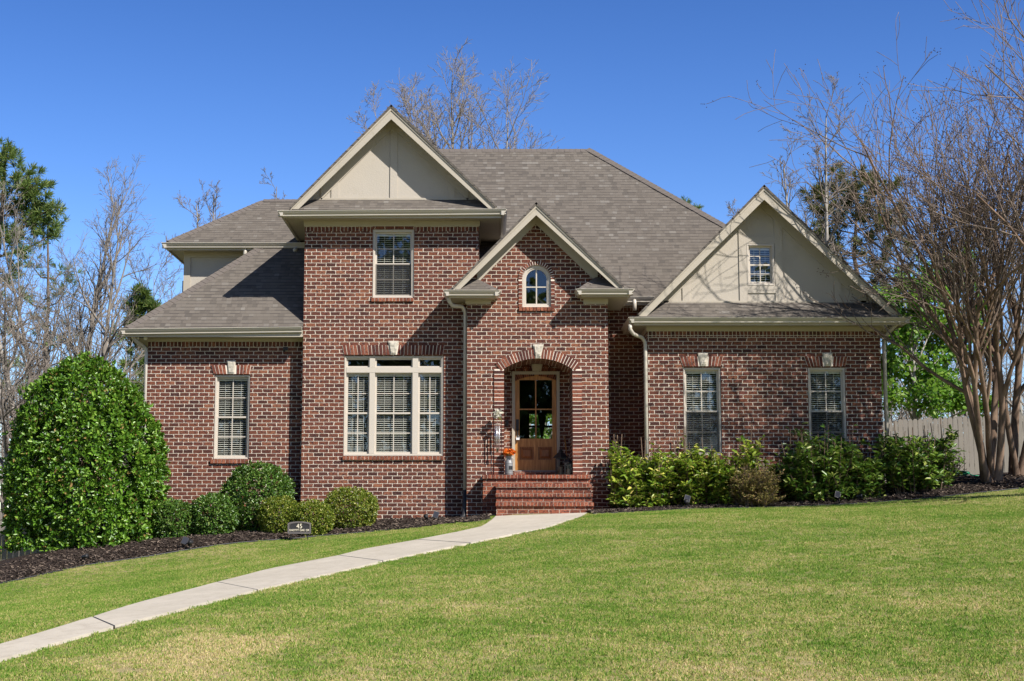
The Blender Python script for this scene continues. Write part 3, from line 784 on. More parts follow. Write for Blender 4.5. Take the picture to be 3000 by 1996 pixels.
for a, b in ((ox0 + st, xm - .013), (xm + .013, ox1 - st)):
    for c, d in ((gz0, zm - .013), (zm + .013, gtop)):
        g = MB(); g.face([(a, Yd + .022, c), (b, Yd + .022, c), (b, Yd + .022, d), (a, Yd + .022, d)]); g.build('door_pane', M['doorglass'], door)
f = MB(); hx = X(1516, 1250, Yd); h0, h1 = Z(1262, Yd), Z(1229, Yd)
f.box(hx - .032, hx + .032, Yd - .012, Yd, h0, h1)
f.tube([(hx, Yd - .01, h0 + .02), (hx, Yd - .06, h0 - .02), (hx, Yd - .055, h0 - .16), (hx, Yd - .01, h0 - .2)], .012, 8)
f.build('door_handle', M['black'], door)
f = MB(); f.box(ox0 - .02, ox1 + .02, YD - .06, Yd + .06, dz0 - .015, dz0 + .011); hp('threshold', f, plain('threshold_metal', (.22, .21, .2), .4, .5))
f = MB(); q = P(1485.5, 1240, YD - .03); f.box(q.x - .032, q.x + .032, YD - .03, YD + .003, q.z - .07, q.z + .07); f.ball((q.x, YD - .03, q.z - .035), .016); hp('doorbell', f, M['blackpl'])

# inside of the house seen through the door: a far wall with a window to the back yard
f = MB(); yb = 42.9
wx0, wx1, wz0, wz1 = X(1551, 1240, yb), X(1640, 1240, yb), Z(1296, yb), Z(1212, yb)
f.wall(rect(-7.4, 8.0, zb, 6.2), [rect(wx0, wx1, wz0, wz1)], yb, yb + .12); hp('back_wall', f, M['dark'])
f = MB(); q0, q1, q2 = X(1573, 1220, yb), X(1603, 1220, yb), X(1587, 1290, yb)
f.prism([(q0, yb - .15, wz1 + .1), (q1, yb - .15, wz1 + .1), (q2, yb - .15, wz0 - .05)], (0, .03, 0)); f.box(wx0, wx1, yb - .02, yb, Z(1250, yb) - .03, Z(1250, yb) + .03); hp('curtain', f, M['dark'])
f = MB(); f.box(-7.2, 7.9, YD + 1.0, yb - .01, zland - .1, zland - .02); hp('inner_floor', f, plain('oak_floor', (.16, .09, .05), .5))

# steps -----------------------------------------------------------------
def cap_box(mb, x0, x1, y0, y1, z0, z1, over=.042, cap=.078):
    mb.box(x0, x1, y0, y1, z0, z1 - cap, 0)
    mb.box(x0 - .012, x1 + .012, y0 - over, y1, z1 - cap + .001, z1, 1)
m = MB(); yl = YE - .31
lx0, lx1 = X(1415, 1400, yl), X(1728.5, 1400, yl)
cap_box(m, lx0, lx1, yl, YE - .003, zb, zland)
g3 = G(1590, 1504).z
nz = 3; tr = .30
rise = (zland - g3) / 4
for k in range(1, 4):
    y1 = yl - tr * (k - 1); y0 = yl - tr * k
    cap_box(m, X(1453.5, 1430, yl), X(1729, 1430, yl) , y0, y1 - .031, zb, zland - rise * k)
hp('brick_steps', m, [M['step_brick'], M['rowlock']], uv=True)

# --- RECESS between entry and right wing, main roof ------------------------
xRl = X(1897, 985, YR); xRr = X(2579, 1000, YR)
yCg = YC - .45; zCe = Z(870, yCg - .1)
zCb = Z(910, YC)
m = MB(); m.wall(rect(xEr - .05, xRl + .5, zb, zCb), [], YC, YC + .12); m.wall(rect(xEr - .05, xRl + .5, zCb - .001, zCb + .2), [], YC, YC + .12, 1); hp('brick_wall', m, BR, uv=True)
gutter(xEr + .35, xRl + .6, yCg, zCe)
m = MB(); m.box(xEr + .2, xRl + .6, yCg, yCg + .025, zCe - .16, zCe - .01); hp('fascia', m, M['trim'])
m = MB(); m.box(xEr, xRl + .6, yCg + .025, YC + .01, zCe - .135, zCe - .115); hp('soffit', m, M['trim'])
m = MB(); m.box(xEr, xRl + .6, YC - .02, YC + .01, zCb - .002 + .19, zCe - .13); hp('frieze_board', m, M['trim'])
m = MB(); q = P(1859, 886, yCg - .05)
m.tube([(q.x, q.y, q.z + .08), (q.x, q.y, q.z - .06), (q.x, q.y + .02, q.z - .18)], .045, 8); hp('downspout', m, M['gutter'], smooth=True)
# main roof
e2y = yCg - .03; e2z = zCe + .02
yR_ = 38.4; zR_ = Z(438, yR_); pm = (zR_ - e2z) / (yR_ - e2y)
rx1 = X(1731, 437, yR_); rx0 = -2.9
run = yR_ - e2y; yB = yR_ + run
# right hip passes (2121.8, 658)
best = None
for i in range(50, 480):
    s_ = i * .01; y = yR_ - s_
    z = zR_ - pm * s_
    d_ = abs((Z(658, y)) - z)
    if best is None or d_ < best[0]: best = (d_, y)
hy = best[1]; hx_ = X(2121.8, 658, hy); k = (hx_ - rx1) / (yR_ - hy)      # plan slope of the hip
ex = rx1 + k * run
slab([(rx0, e2y, e2z), (ex, e2y, e2z), (rx1, yR_, zR_), (rx0, yR_, zR_)], .03, M['shingle'], 'roof')
slab([(ex, e2y, e2z), (ex, yB, e2z), (rx1, yR_, zR_)], .03, M['shingle'], 'roof')
slab([(rx0, yB, e2z), (ex, yB, e2z), (rx1, yR_, zR_), (rx0, yR_, zR_)], .03, M['shingle'], 'roof')
m = MB(); m.prism([(rx0 + .01, e2y, e2z - .02), (rx0 + .01, yB, e2z - .02), (rx0 + .01, yR_, zR_ - .03)], (.1, 0, 0)); hp('siding_wall', m, M['panel'])
m = MB(); cap_run(m, (rx0, yR_, zR_ - .004), (rx1, yR_, zR_ - .004), .11, drop=pm); cap_run(m, (ex, e2y, e2z + .01), (rx1, yR_, zR_ + .01)); hp('ridge_cap', m, M['cap'])
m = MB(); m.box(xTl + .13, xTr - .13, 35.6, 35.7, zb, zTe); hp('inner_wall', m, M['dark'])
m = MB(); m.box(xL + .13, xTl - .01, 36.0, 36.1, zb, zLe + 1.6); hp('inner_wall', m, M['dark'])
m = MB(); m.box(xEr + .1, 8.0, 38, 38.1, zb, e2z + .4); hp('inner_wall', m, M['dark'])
m = MB(); m.box(7.9, 8.0, YR + .2, 43, zb, e2z); hp('brick_wall', m, M['brick'], uv=True)

# --- RIGHT WING --------------------------------------------------------
zRb = Z(970.8, YR); zRs = Z(988.3, YR)
wz0_, wz1_ = Z(1335, YR), Z(1077, YR)
ra = (X(2002.5, 1200, YR), X(2113.5, 1200, YR)); rb = (X(2369, 1200, YR), X(2479.5, 1200, YR))
m = MB(); m.wall(rect(xRl, xRr, zb, zRs), [rect(*ra, wz0_, wz1_), rect(*rb, wz0_, wz1_)], YR, YR + .12); m.wall(rect(xRl, xRr, zRs, zRb), [], YR, YR + .12, 1)
m.box(xRl, xRl + .12, YR + .12, YC, zb, zRb); m.box(xRr - .12, xRr, YR + .12, 43, zb, zRb)
hp('brick_wall', m, BR, uv=True)
for (a, b), kx, lb in ((ra, (2044, 2073, 2051.5, 2068.5), 'window of the right wing nearer the entry'), (rb, (2408.5, 2438.5, 2417, 2433.5), 'window of the right wing nearer the fence')):
    window_part(a, b, wz0_, wz1_, YR, screen=True, sill=(a - .05, b + .03, wz0_ - .09, wz0_ - .003), label=lb)
    pa = CX + 0
    jack_arch(a + .0, b - .0, a - .07, b + .06, Z(1074, YR), Z(1045, YR), YR, X(kx[0], 1036, YR), X(kx[1], 1036, YR), X(kx[2], 1072, YR), X(kx[3], 1072, YR), Z(1073, YR), Z(1035, YR))
yRg = YR - .43; zRe = Z(929.5, yRg - .1)
xRgl = X(1844, 929, yRg - .1) + .1; xRgr = X(2667, 928, yRg - .1) - .1
gutter(xRgl - .1, xRgr + .1, yRg, zRe); gutter(yRg - .1, 34.5, xRgl, zRe, axis='y', sgn=-1); gutter(yRg - .1, 42, xRgr, zRe, axis='y', sgn=1)
m = MB(); m.box(xRgl, xRgr, yRg, yRg + .025, zRe - .16, zRe - .01); m.box(xRgl, xRgl + .025, yRg + .025, 34.5, zRe - .16, zRe - .01); m.box(xRgr - .025, xRgr, yRg + .025, 42, zRe - .16, zRe - .01); hp('fascia', m, M['trim'])
m = MB(); m.box(xRgl + .025, xRgr - .025, yRg + .025, YR + .01, zRe - .135, zRe - .115); m.box(xRgl + .025, xRl + .01, YR + .01, 34.5, zRe - .135, zRe - .115); m.box(xRr - .01, xRgr - .025, YR + .01, 42, zRe - .135, zRe - .115); hp('soffit', m, M['trim'])
m = MB(); m.box(xRl - .02, xRr + .02, YR - .022, YR + .01, zRb - .003, zRe - .13); m.box(xRl - .022, xRl + .01, YR + .01, 34.3, zRb - .003, zRe - .13); m.box(xRr - .01, xRr + .022, YR + .01, 42, zRb - .003, zRe - .13); hp('frieze_board', m, M['trim'])
yRr = YR - .46
frieze_cut = (.6, .6)
pk, lf, rf, sl, sr = gable((2238.5, 549), (1869, 927), (2637, 925), yRr, 39.5, zRe, 0, 0, .20, YR, 0, frieze=.28)
zP = Z(886, YR)
at = dict(x0=X(2187, 780, YR), x1=X(2268.5, 780, YR), z0=Z(838, YR), z1=Z(714.5, YR))
m = MB(); m.wall(tri_panel(pk, sl, sr, zP - .02, YR), [rect(at['x0'], at['x1'], at['z0'], at['z1'])], YR, YR + .1); hp('gable_panel', m, M['panel'])
def zx(zx_, zy_): return (1750 + zx_ / 2.481, 500 + zy_ / 2.481)
def xb(zx_, zy_): return X(*zx(zx_, zy_), YR)
d = .225
for a, b, rw in ((1030, 1088, 700), (1290, 1348, 700), (618, 670, 900), (1722, 1772, 900)):
    m = MB(); m.wall(clip_board(xb(a, rw), xb(b, rw), zP + .03, pk, sl, sr, d), [], YR - .022, YR - .001); hp('batten', m, M['panel'])
zz = lambda v: Z(500 + v / 2.481, YR)
m = MB(); m.box(xb(1088, 700) + .001, xb(1290, 700) - .001, YR - .021, YR - .001, at['z1'] + .001, zz(480)); hp('batten', m, M['panel'])
m = MB(); m.box(xb(1088, 700) + .001, xb(1290, 700) - .001, YR - .021, YR - .001, zz(892), at['z0'] - .001)
hp('batten', m, M['panel'])
window_part(at['x0'], at['x1'], at['z0'], at['z1'], YR - .05, screen=False, fw=.05, label='small attic window in the right gable')
m = MB(); m.box(pk.x - (pk.z - .2 - zP) / sl, pk.x + (pk.z - .2 - zP) / sr, YR - .03, YR - .001, zP - .03, zP + .03); hp('skirt_board', m, M['trim'])
slab([(xRgl + .12, yRg - .03, zRe + .025), (xRgr - .12, yRg - .03, zRe + .025), (xRgr - .55, YR - .03, zP - .01), (xRgl + .55, YR - .03, zP - .01)], .03, M['shingle'], 'pent_roof')

# --- downspouts, lights -----------------------------------------------------
def downspout(pts, label=None, r=.042, name='downspout'):
    m = MB(); m.tube(pts, r, 10); o = hp(name, m, M['gutter'], smooth=True)
    return o
q0 = P(1316, 872, yEg + .12); q1 = P(1363.5, 905, YE + .12); xds = q1.x
zbt = Z(1440, YE + .12)
ds = downspout([(q0.x, q0.y, q0.z + .06), (q0.x, q0.y, q0.z - .08), (q0.x + .06, q0.y + .06, q0.z - .16), (xds - .07, q1.y - .1, q1.z + .03), (xds - .005, q1.y - .02, q1.z - .06), (xds, q1.y, q1.z - .2), (xds, q1.y, zbt)])
m = MB(); m.tube([(xds, q1.y, zbt + .03), (xds, q1.y, zbt - .3), (xds - .01, q1.y - .03, zbt - .5), (xds - .12, q1.y - .12, zbt - .62)], [.055, .055, .06, .06], 10); m.build('drain_boot', M['blackpl'], ds, smooth=True)
q0 = P(1846, 958, yRg - .03); q1 = P(1890.5, 1000, YR - .02); xds = q1.x
downspout([(q0.x, q0.y, q0.z + .05), (q0.x, q0.y, q0.z - .05), (q0.x + .07, q0.y + .08, q0.z - .14), (xds - .08, q1.y - .08, q1.z + .07), (xds - .01, q1.y - .01, q1.z - .02), (xds, q1.y, q1.z - .15), (xds, q1.y, gz(xds, YR) + .05)])
q0 = P(388, 985, yLg + .1); q1 = P(430.5, 1020, YL + .03); xds = q1.x
downspout([(q0.x, q0.y, q0.z + .1), (q0.x, q0.y, q0.z), (q0.x + .06, q0.y + .06, q0.z - .1), (xds - .1, q1.y - .06, q1.z + .06), (xds - .02, q1.y, q1.z - .03), (xds, q1.y, q1.z - .15), (xds, q1.y, gz(xds, YL) + .05)])
q0 = P(2625, 948, yRg + .1); q1 = P(2589, 990, YR + .16); xds = q1.x
downspout([(q0.x, q0.y, q0.z + .05), (q0.x, q0.y, q0.z - .03), (q0.x - .1, q0.y + .1, q0.z - .14), (xds + .02, q1.y, q1.z), (xds, q1.y, q1.z - .15), (xds, q1.y, gz(xds, YR) + .05)])
M['lampglass'] = plain('lamp_glass', (.62, .62, .58), .2, .5, .03)
def floodlight(px, py, Y, zs, lb):
    q = P(px, py, Y); m = MB()
    m.lathe([(.055, zs - .02 - q.z), (.055, zs - q.z)], (q.x, q.y, q.z), 12)
    m.tube([(q.x, q.y, zs - .02), (q.x, q.y, q.z + .05)], .022, 8)
    o = hp('floodlight', m, M['black']); o['label'] = lb
    for s in (-1, 1):
        m = MB(); c = V((q.x + s * .085, q.y - .03, q.z - .01)); d = V((s * .45, -.75, -.45)).normalized()
        b = V((q.x, q.y, q.z + .055))
        m.tube([b, b * .5 + c * .5 - d * .03, c - d * .07], [.016, .018, .03], 8); m.tube([c - d * .075, c - d * .03, c], [.032, .045, .052], 12, cap=True)
        h = m.build('lamp_head', M['black'], o, smooth=True)
        m = MB(); m.tube([c + d * .001, c + d * .02, c + d * .032], [.050, .044, .015], 12); m.build('lens', M['lampglass'], h, smooth=True)
floodlight(416, 990, YL - .2, zLe - .135, 'twin floodlight under the left eave corner')
floodlight(2604, 955, YR - .2, zRe - .135, 'twin floodlight under the right eave corner')
m = MB(); q = P(836.5, 1023, YL - .03); m.box(q.x - .05, q.x + .05, YL - .06, YL + .002, q.z - .035, q.z + .04); m.tube([(q.x - .02, YL - .05, q.z - .02), (q.x - .02, YL - .09, q.z - .04)], [.028, .03], 10); hp('wall_camera', m, M['blackpl'])
# ================================================================== ground, walk, beds
STRAW = [(520, 1935, 1.0, .13), (760, 1880, .7, .10), (2700, 1760, .9, .07), (1250, 1960, .8, .07), (140, 1640, .8, .05), (2150, 1960, .9, .06)]
def lawn_color(t):
    p = t.pos()
    n1 = t.noise(p, .7, 5, .65); n2 = t.noise(p, 2.6, 4, .65); n3 = t.noise(p, 14, 3, .6)
    s = t.math('ADD', t.math('MULTIPLY', n1, .42), t.math('ADD', t.math('MULTIPLY', n2, .28), t.math('MULTIPLY', n3, .34)))
    # sun-bleached thatch towards the street
    y = t.n('ShaderNodeSeparateXYZ', {0: p}).outputs[1]
    dry = t.n('ShaderNodeMapRange', {'Value': y, 'From Min': 8.0, 'From Max': 17.0, 'To Min': .055, 'To Max': .012}).outputs[0]
    s = t.math('ADD', s, dry)
    # worn straw patches, each with its own ragged shape
    rag = t.n('ShaderNodeVectorMath', {0: t.noise(p, 1.1, 4, .7, 1), 1: (2.6, 3.6, 0)}, operation='MULTIPLY').outputs[0]
    q = t.n('ShaderNodeVectorMath', {0: t.n('ShaderNodeVectorMath', {0: p, 1: rag}, operation='ADD').outputs[0], 1: (1, .55, 0)}, operation='MULTIPLY').outputs[0]
    for px, py, r, k in STRAW:
        g = G(px, py); c = ((g.x + 1.3), (g.y + 1.8) * .55, 0)
        d = t.n('ShaderNodeVectorMath', {0: q, 1: c}, operation='DISTANCE').outputs['Value']
        s = t.math('ADD', s, t.n('ShaderNodeMapRange', {'Value': d, 'From Min': r * .2, 'From Max': r, 'To Min': k, 'To Max': 0.0}).outputs[0])
    return s
def ground_mat():
    t = NT('lawn_soil'); s = lawn_color(t); p = t.pos()
    c = t.ramp(s, [(.42, (.17, .20, .055)), (.54, (.26, .26, .09)), (.64, (.40, .33, .17))])
    c = t.mix(t.math('MULTIPLY', t.noise(p, 60, 3), .5), c, (.12, .10, .05))
    return t.done(t.bsdf(c, .95, .1, t.noise(p, 90, 3), .8, .02))
M['ground'] = ground_mat()
def grid_sheet(xs, ys, dz=0.0):
    gx, gy = np.meshgrid(xs, ys); z = gz_arr(gx.ravel(), gy.ravel()) + dz
    v = np.stack([gx.ravel(), gy.ravel(), z], 1); nx, ny = len(xs), len(ys)
    f = [(j * nx + i, j * nx + i + 1, (j + 1) * nx + i + 1, (j + 1) * nx + i) for j in range(ny - 1) for i in range(nx - 1)]
    return v, f
xs = np.concatenate([np.linspace(-160, -22, 24), np.linspace(-20, 22, 85), np.linspace(24, 160, 24)])
ys = np.concatenate([np.linspace(-90, -4, 20), np.linspace(-3, 48, 103), np.linspace(50, 190, 26)])
v, f = grid_sheet(xs, ys)
m = MB(); m.raw(v.tolist(), f); lawn = m.build('lawn', M['ground'], smooth=True); tag(lawn, kind='structure')

def pline(pts): return [G(*p) for p in pts]
up_px = [(-330, 1995), (-120, 1930), (0, 1897), (140, 1856), (271.5, 1815), (424, 1767), (636, 1711), (785, 1672), (907, 1648.5), (992, 1632), (1062, 1614), (1223, 1585.5), (1400, 1552), (1434, 1533), (1452, 1517), (1456, 1507)]
lo_px = [(-330, 2050), (-120, 1980), (0, 1942), (140, 1899), (335, 1843), (466, 1809), (753, 1735), (870, 1707), (1000, 1678), (1121, 1649), (1206, 1631), (1376, 1596), (1598, 1550), (1664, 1528), (1706, 1514), (1730, 1501)]
up, lo = pline(up_px), pline(lo_px)
def resample(pl, n):
    d = [0]
    for a, b in zip(pl, pl[1:]): d.append(d[-1] + (b - a).length)
    out = []
    for i in range(n):
        s = d[-1] * i / (n - 1); k = 0
        while k < len(pl) - 2 and d[k + 1] < s: k += 1
        t = (s - d[k]) / max(d[k + 1] - d[k], 1e-6); out.append(pl[k].lerp(pl[k + 1], t))
    return out
def concrete_mat():
    t = NT('concrete'); p = t.pos()
    c = t.ramp(t.noise(p, 1.3, 6, .65), [(.3, (.42, .38, .31)), (.7, (.53, .48, .40))])
    c = t.mix(t.ramp(t.noise(p, 6, 5, .7), [(.50, (0, 0, 0)), (.72, (.7, .7, .7))]), c, (.33, .285, .225))
    c = t.mix(t.math('MULTIPLY', t.noise(p, 130, 2), .35), c, (.33, .29, .24))
    return t.done(t.bsdf(c, .9, .2, t.noise(p, 110, 3), .4, .006))
M['concrete'] = concrete_mat()
joints = [0, 4, 6, 9, 11, 15]          # indices into the two edges where the slabs meet
m = MB()
for ja, jb in zip(joints, joints[1:]):
    A = resample(up[ja:jb + 1], 9); B = resample(lo[ja:jb + 1], 9)
    ga = (A[1] - A[0]).normalized() * .024
    for i in range(8):
        a0, a1, b0, b1 = A[i].copy(), A[i + 1].copy(), B[i].copy(), B[i + 1].copy()
        if i == 0: a0 = a0 + ga; b0 = b0 + ga
        if i == 7: a1 = a1 - ga; b1 = b1 - ga
        for p in (a0, a1, b0, b1): p.z = gz(p.x, p.y) + .028
        m.face([a0, b0, b1, a1])
        for q0, q1 in ((a0, a1), (b0, b1)): m.face([q0, q1, q1 - V((0, 0, .12)), q0 - V((0, 0, .12))])
        if i == 0: m.face([a0, b0, b0 - V((0, 0, .12)), a0 - V((0, 0, .12))])
        if i == 7: m.face([a1, b1, b1 - V((0, 0, .12)), a1 - V((0, 0, .12))])
walk = m.build('garden_walk', M['concrete']); tag(walk, kind='structure')
m = MB()
for i in range(len(up) - 1):
    q = [V((p.x, p.y, gz(p.x, p.y) + .006)) for p in (up[i], lo[i], lo[i + 1], up[i + 1])]; m.face(q)
M['dirt'] = plain('joint_dirt', (.035, .030, .024), .95, .1, .3, 20)
jo = m.build('walk_joint_bed', M['dirt']); tag(jo, kind='structure')

lb_px = [(-500, 1830), (-220, 1765), (0, 1712), (130, 1684), (254, 1657), (400, 1637), (560, 1611), (769, 1586), (930, 1572), (1121, 1556), (1280, 1541), (1400, 1531), (1436, 1521)]
rb_px = [(1737, 1508), (1850, 1503), (2009, 1493), (2150, 1490), (2274, 1487), (2400, 1482), (2527, 1476), (2680, 1464), (2803, 1452), (2900, 1442), (3000, 1431), (3160, 1420), (3400, 1405)]
lb, rb = pline(lb_px), pline(rb_px)
def mulch_mat():
    t = NT('bark_mulch'); p = t.pos()
    c = t.ramp(t.noise(p, 55, 4, .7), [(.3, (.012, .009, .008)), (.55, (.04, .028, .022)), (.75, (.10, .07, .052))])
    return t.done(t.bsdf(c, .95, .1, t.noise(p, 40, 4, .7), 1.0, .03))
M['mulch'] = mulch_mat()
def bed_sheet(front, back_y, name):
    F = resample(front, 60); m = MB(); rows = []
    for p in F:
        n = 10; col = []
        for j in range(n + 1):
            t = j / n; y = p.y + (back_y - p.y) * t
            h = .012 + .05 * math.sin(min(1, t * 5) * math.pi / 2) + .02 * noise.noise(V((p.x * 1.7, y * 1.7, 3)))
            if j == 0: h = .004
            col.append((p.x, y, gz(p.x, y) + h))
        rows.append(col)
    for a, b in zip(rows, rows[1:]):
        for j in range(n): m.face([a[j], b[j], b[j + 1], a[j + 1]])
    o = m.build(name, M['mulch'], smooth=True); return tag(o, kind='structure')
bed_sheet(lb, 33.6, 'mulch_bed'); bed_sheet(rb, 37.6, 'mulch_bed')
def yfront(pl, x):
    for a, b in zip(pl, pl[1:]):
        if a.x <= x <= b.x: return a.y + (b.y - a.y) * (x - a.x) / max(b.x - a.x, 1e-6)
    return None
walk_poly = [(p.x, p.y) for p in up] + [(p.x, p.y) for p in reversed(lo)]
def inpoly(x, y, poly):
    c = False; j = len(poly) - 1
    for i in range(len(poly)):
        xi, yi = poly[i]; xj, yj = poly[j]
        if (yi > y) != (yj > y) and x < (xj - xi) * (y - yi) / (yj - yi) + xi: c = not c
        j = i
    return c
# mulch chips: nobody could count them
m = MB()
M['chips'] = leaf_mat('mulch_chips', [(0, (.016, .013, .012)), (.5, (.050, .038, .032)), (.85, (.11, .085, .068)), (1, (.22, .17, .13))], .9, .1, 0)
for pl, n, depth in ((lb, 8500, 2.6), (rb, 5500, 2.2)):
    for i in range(n):
        x = rnd.uniform(max(pl[0].x, -10.5), min(pl[-1].x, 12.5)); y0 = yfront(pl, x)
        if y0 is None: continue
        y = y0 + .03 + depth * rnd.random() ** 1.6
        c = V((x, y, gz(x, y) + .06 * min(1, (y - y0) * 2 + .3) + rnd.uniform(.0, .02)))
        L, w = rnd.uniform(.015, .052), rnd.uniform(.006, .014)
        Mx = Matrix.Translation(c) @ Matrix.Rotation(rnd.uniform(0, 6.3), 4, 'Z') @ Matrix.Rotation(rnd.uniform(-.5, .5), 4, 'Y') @ Matrix.Rotation(rnd.uniform(-.7, .7), 4, 'X')
        m.raw([Mx @ V(p) for p in ((-L, -w, 0), (L, -w * .6, 0), (L, w * .7, 0), (-L, w, 0), (0, 0, .012))], [(0, 1, 4), (1, 2, 4), (2, 3, 4), (3, 0, 4)])
tag(m.build('mulch', M['chips']), 'dark bark mulch chips covering the beds along the house', 'mulch', kind='stuff')
# thin black edging strips
for pl, lab in ((lb[1:], 'black plastic edging strip between the lawn and the left bed'), (rb, 'black plastic edging strip between the lawn and the right bed')):
    m = MB(); m.tube([(p.x, p.y - .01, gz(p.x, p.y) + .012) for p in resample(pl, 70)], .014, 6)
    tag(m.build('bed_edging', M['blackpl'], smooth=True), lab, 'edging', 'edging strips of the beds')
# corrugated drain pipe along the foot of the tower
pp = [P(px, py, 32.74) for px, py in ((1095, 1533), (1180, 1529), (1260, 1525), (1312, 1521))]
m = MB(); pts = resample(pp, 70); m.tube([(p.x, 32.72, p.z) for p in pts], [.05 if i % 2 else .040 for i in range(70)], 8)
tag(m.build('drain_pipe', M['blackpl'], smooth=True), 'black corrugated drain pipe lying along the foot of the brick tower wall', 'pipe')

# ------------------------------------------------------------------ grass
def grass_mat():
    t = NT('bermuda_grass'); s = lawn_color(t)
    r = t.isl()
    s2 = t.math('ADD', t.math('SUBTRACT', s, .070), t.math('MULTIPLY', t.math('SUBTRACT', r, .5), .30))
    c = t.ramp(s2, [(.36, (.115, .255, .026)), (.45, (.210, .355, .045)), (.53, (.350, .435, .090)), (.61, (.55, .50, .19)), (.70, (.72, .59, .33))])
    b = t.bsdf(c, .6, .25)
    tr = t.n('ShaderNodeBsdfTranslucent', {'Color': c}).outputs[0]
    return t.done(t.n('ShaderNodeMixShader', {0: .42, 1: b, 2: tr}).outputs[0])
M['grass'] = grass_mat()
def tuft(n, rad, hmin, hmax, w, name):
    m = MB()
    for i in range(n):
        a = rnd.uniform(0, 6.283); r = rad * math.sqrt(rnd.random()); x, y = r * math.cos(a), r * math.sin(a)
        h = rnd.uniform(hmin, hmax); az = rnd.uniform(0, 6.283); ln = rnd.uniform(.2, .95) * h
        dx, dy = math.cos(az), math.sin(az); ww = w * rnd.uniform(.7, 1.3)
        px, py = -dy * ww, dx * ww
        m.face([(x - px, y - py, -.004), (x + px, y + py, -.004), (x + px * .8 + dx * ln * .4, y + py * .8 + dy * ln * .4, h * .6), (x + dx * ln, y + dy * ln, h * (1 - .25 * ln / h)), (x - px * .8 + dx * ln * .4, y - py * .8 + dy * ln * .4, h * .6)])
    me = bpy.data.meshes.new(name); me.from_pydata(m.v, [], m.f); me.materials.append(M['grass']); return me
pts = []
def is_lawn(x, y):
    if any(inpoly(x + ox, y + oy, walk_poly) for ox, oy in ((.05, 0), (-.05, 0), (0, .05), (0, -.05))): return False
    a = yfront(lb, x)
    if a is not None and y > a - .01: return False
    a = yfront(rb, x)
    if a is not None and y > a - .01: return False
    if lb[-1].x <= x <= rb[0].x and y > 31.3: return False
    return True
y = 7.4
cells = 0
while y < 34.5:
    dens = 230 if y < 14 else (170 if y < 20 else 130)
    st = .25
    x = -.44 * y - 1.5
    while x < .50 * y + 1.5:
        k = dens * st * st; k = int(k) + (1 if rnd.random() < k - int(k) else 0)
        for _ in range(k):
            xx, yy = x + rnd.random() * st, y + rnd.random() * st
            if is_lawn(xx, yy): pts.append((xx, yy))
        x += st
    y += st
pa = np.array(pts); pz = gz_arr(pa[:, 0], pa[:, 1]) if len(pa) < 40000 else np.concatenate([gz_arr(c[:, 0], c[:, 1]) for c in np.array_split(pa, 12)])
me = bpy.data.meshes.new('grass'); me.vertices.add(len(pa)); me.vertices.foreach_set('co', np.column_stack([pa, pz]).ravel()); me.update()
grass = bpy.data.objects.new('grass', me); C.objects.link(grass)
tag(grass, 'short mottled green and straw coloured grass of the front lawn', 'grass', kind='stuff')
tc = bpy.data.collections.new('tuft_sources')
for i in range(5):
    o = bpy.data.objects.new('grass_tuft', tuft(26, .075, .009, .027, .0020, 'grass_tuft')); tc.objects.link(o)
def instancer(obj, coll, smin, smax):
    ng = bpy.data.node_groups.new('scatter', 'GeometryNodeTree')
    ng.interface.new_socket('Geometry', in_out='INPUT', socket_type='NodeSocketGeometry'); ng.interface.new_socket('Geometry', in_out='OUTPUT', socket_type='NodeSocketGeometry')
    N, L = ng.nodes, ng.links
    gi = N.new('NodeGroupInput'); go = N.new('NodeGroupOutput'); mp = N.new('GeometryNodeMeshToPoints'); ip = N.new('GeometryNodeInstanceOnPoints')
    ci = N.new('GeometryNodeCollectionInfo'); ci.inputs[0].default_value = coll; ci.inputs[1].default_value = True; ci.inputs[2].default_value = True
    rr = N.new('FunctionNodeRandomValue'); rr.data_type = 'FLOAT_VECTOR'; rr.inputs[0].default_value = (-.15, -.15, 0); rr.inputs[1].default_value = (.15, .15, 6.283)
    rs = N.new('FunctionNodeRandomValue'); rs.data_type = 'FLOAT'; rs.inputs[2].default_value = smin; rs.inputs[3].default_value = smax
    L.new(gi.outputs[0], mp.inputs[0]); L.new(mp.outputs[0], ip.inputs['Points']); L.new(ci.outputs[0], ip.inputs['Instance']); ip.inputs['Pick Instance'].default_value = True
    L.new(rr.outputs[0], ip.inputs['Rotation']); L.new(rs.outputs[1], ip.inputs['Scale']); L.new(ip.outputs[0], go.inputs[0])
    md = obj.modifiers.new('scatter', 'NODES'); md.node_group = ng
instancer(grass, tc, .7, 1.35)

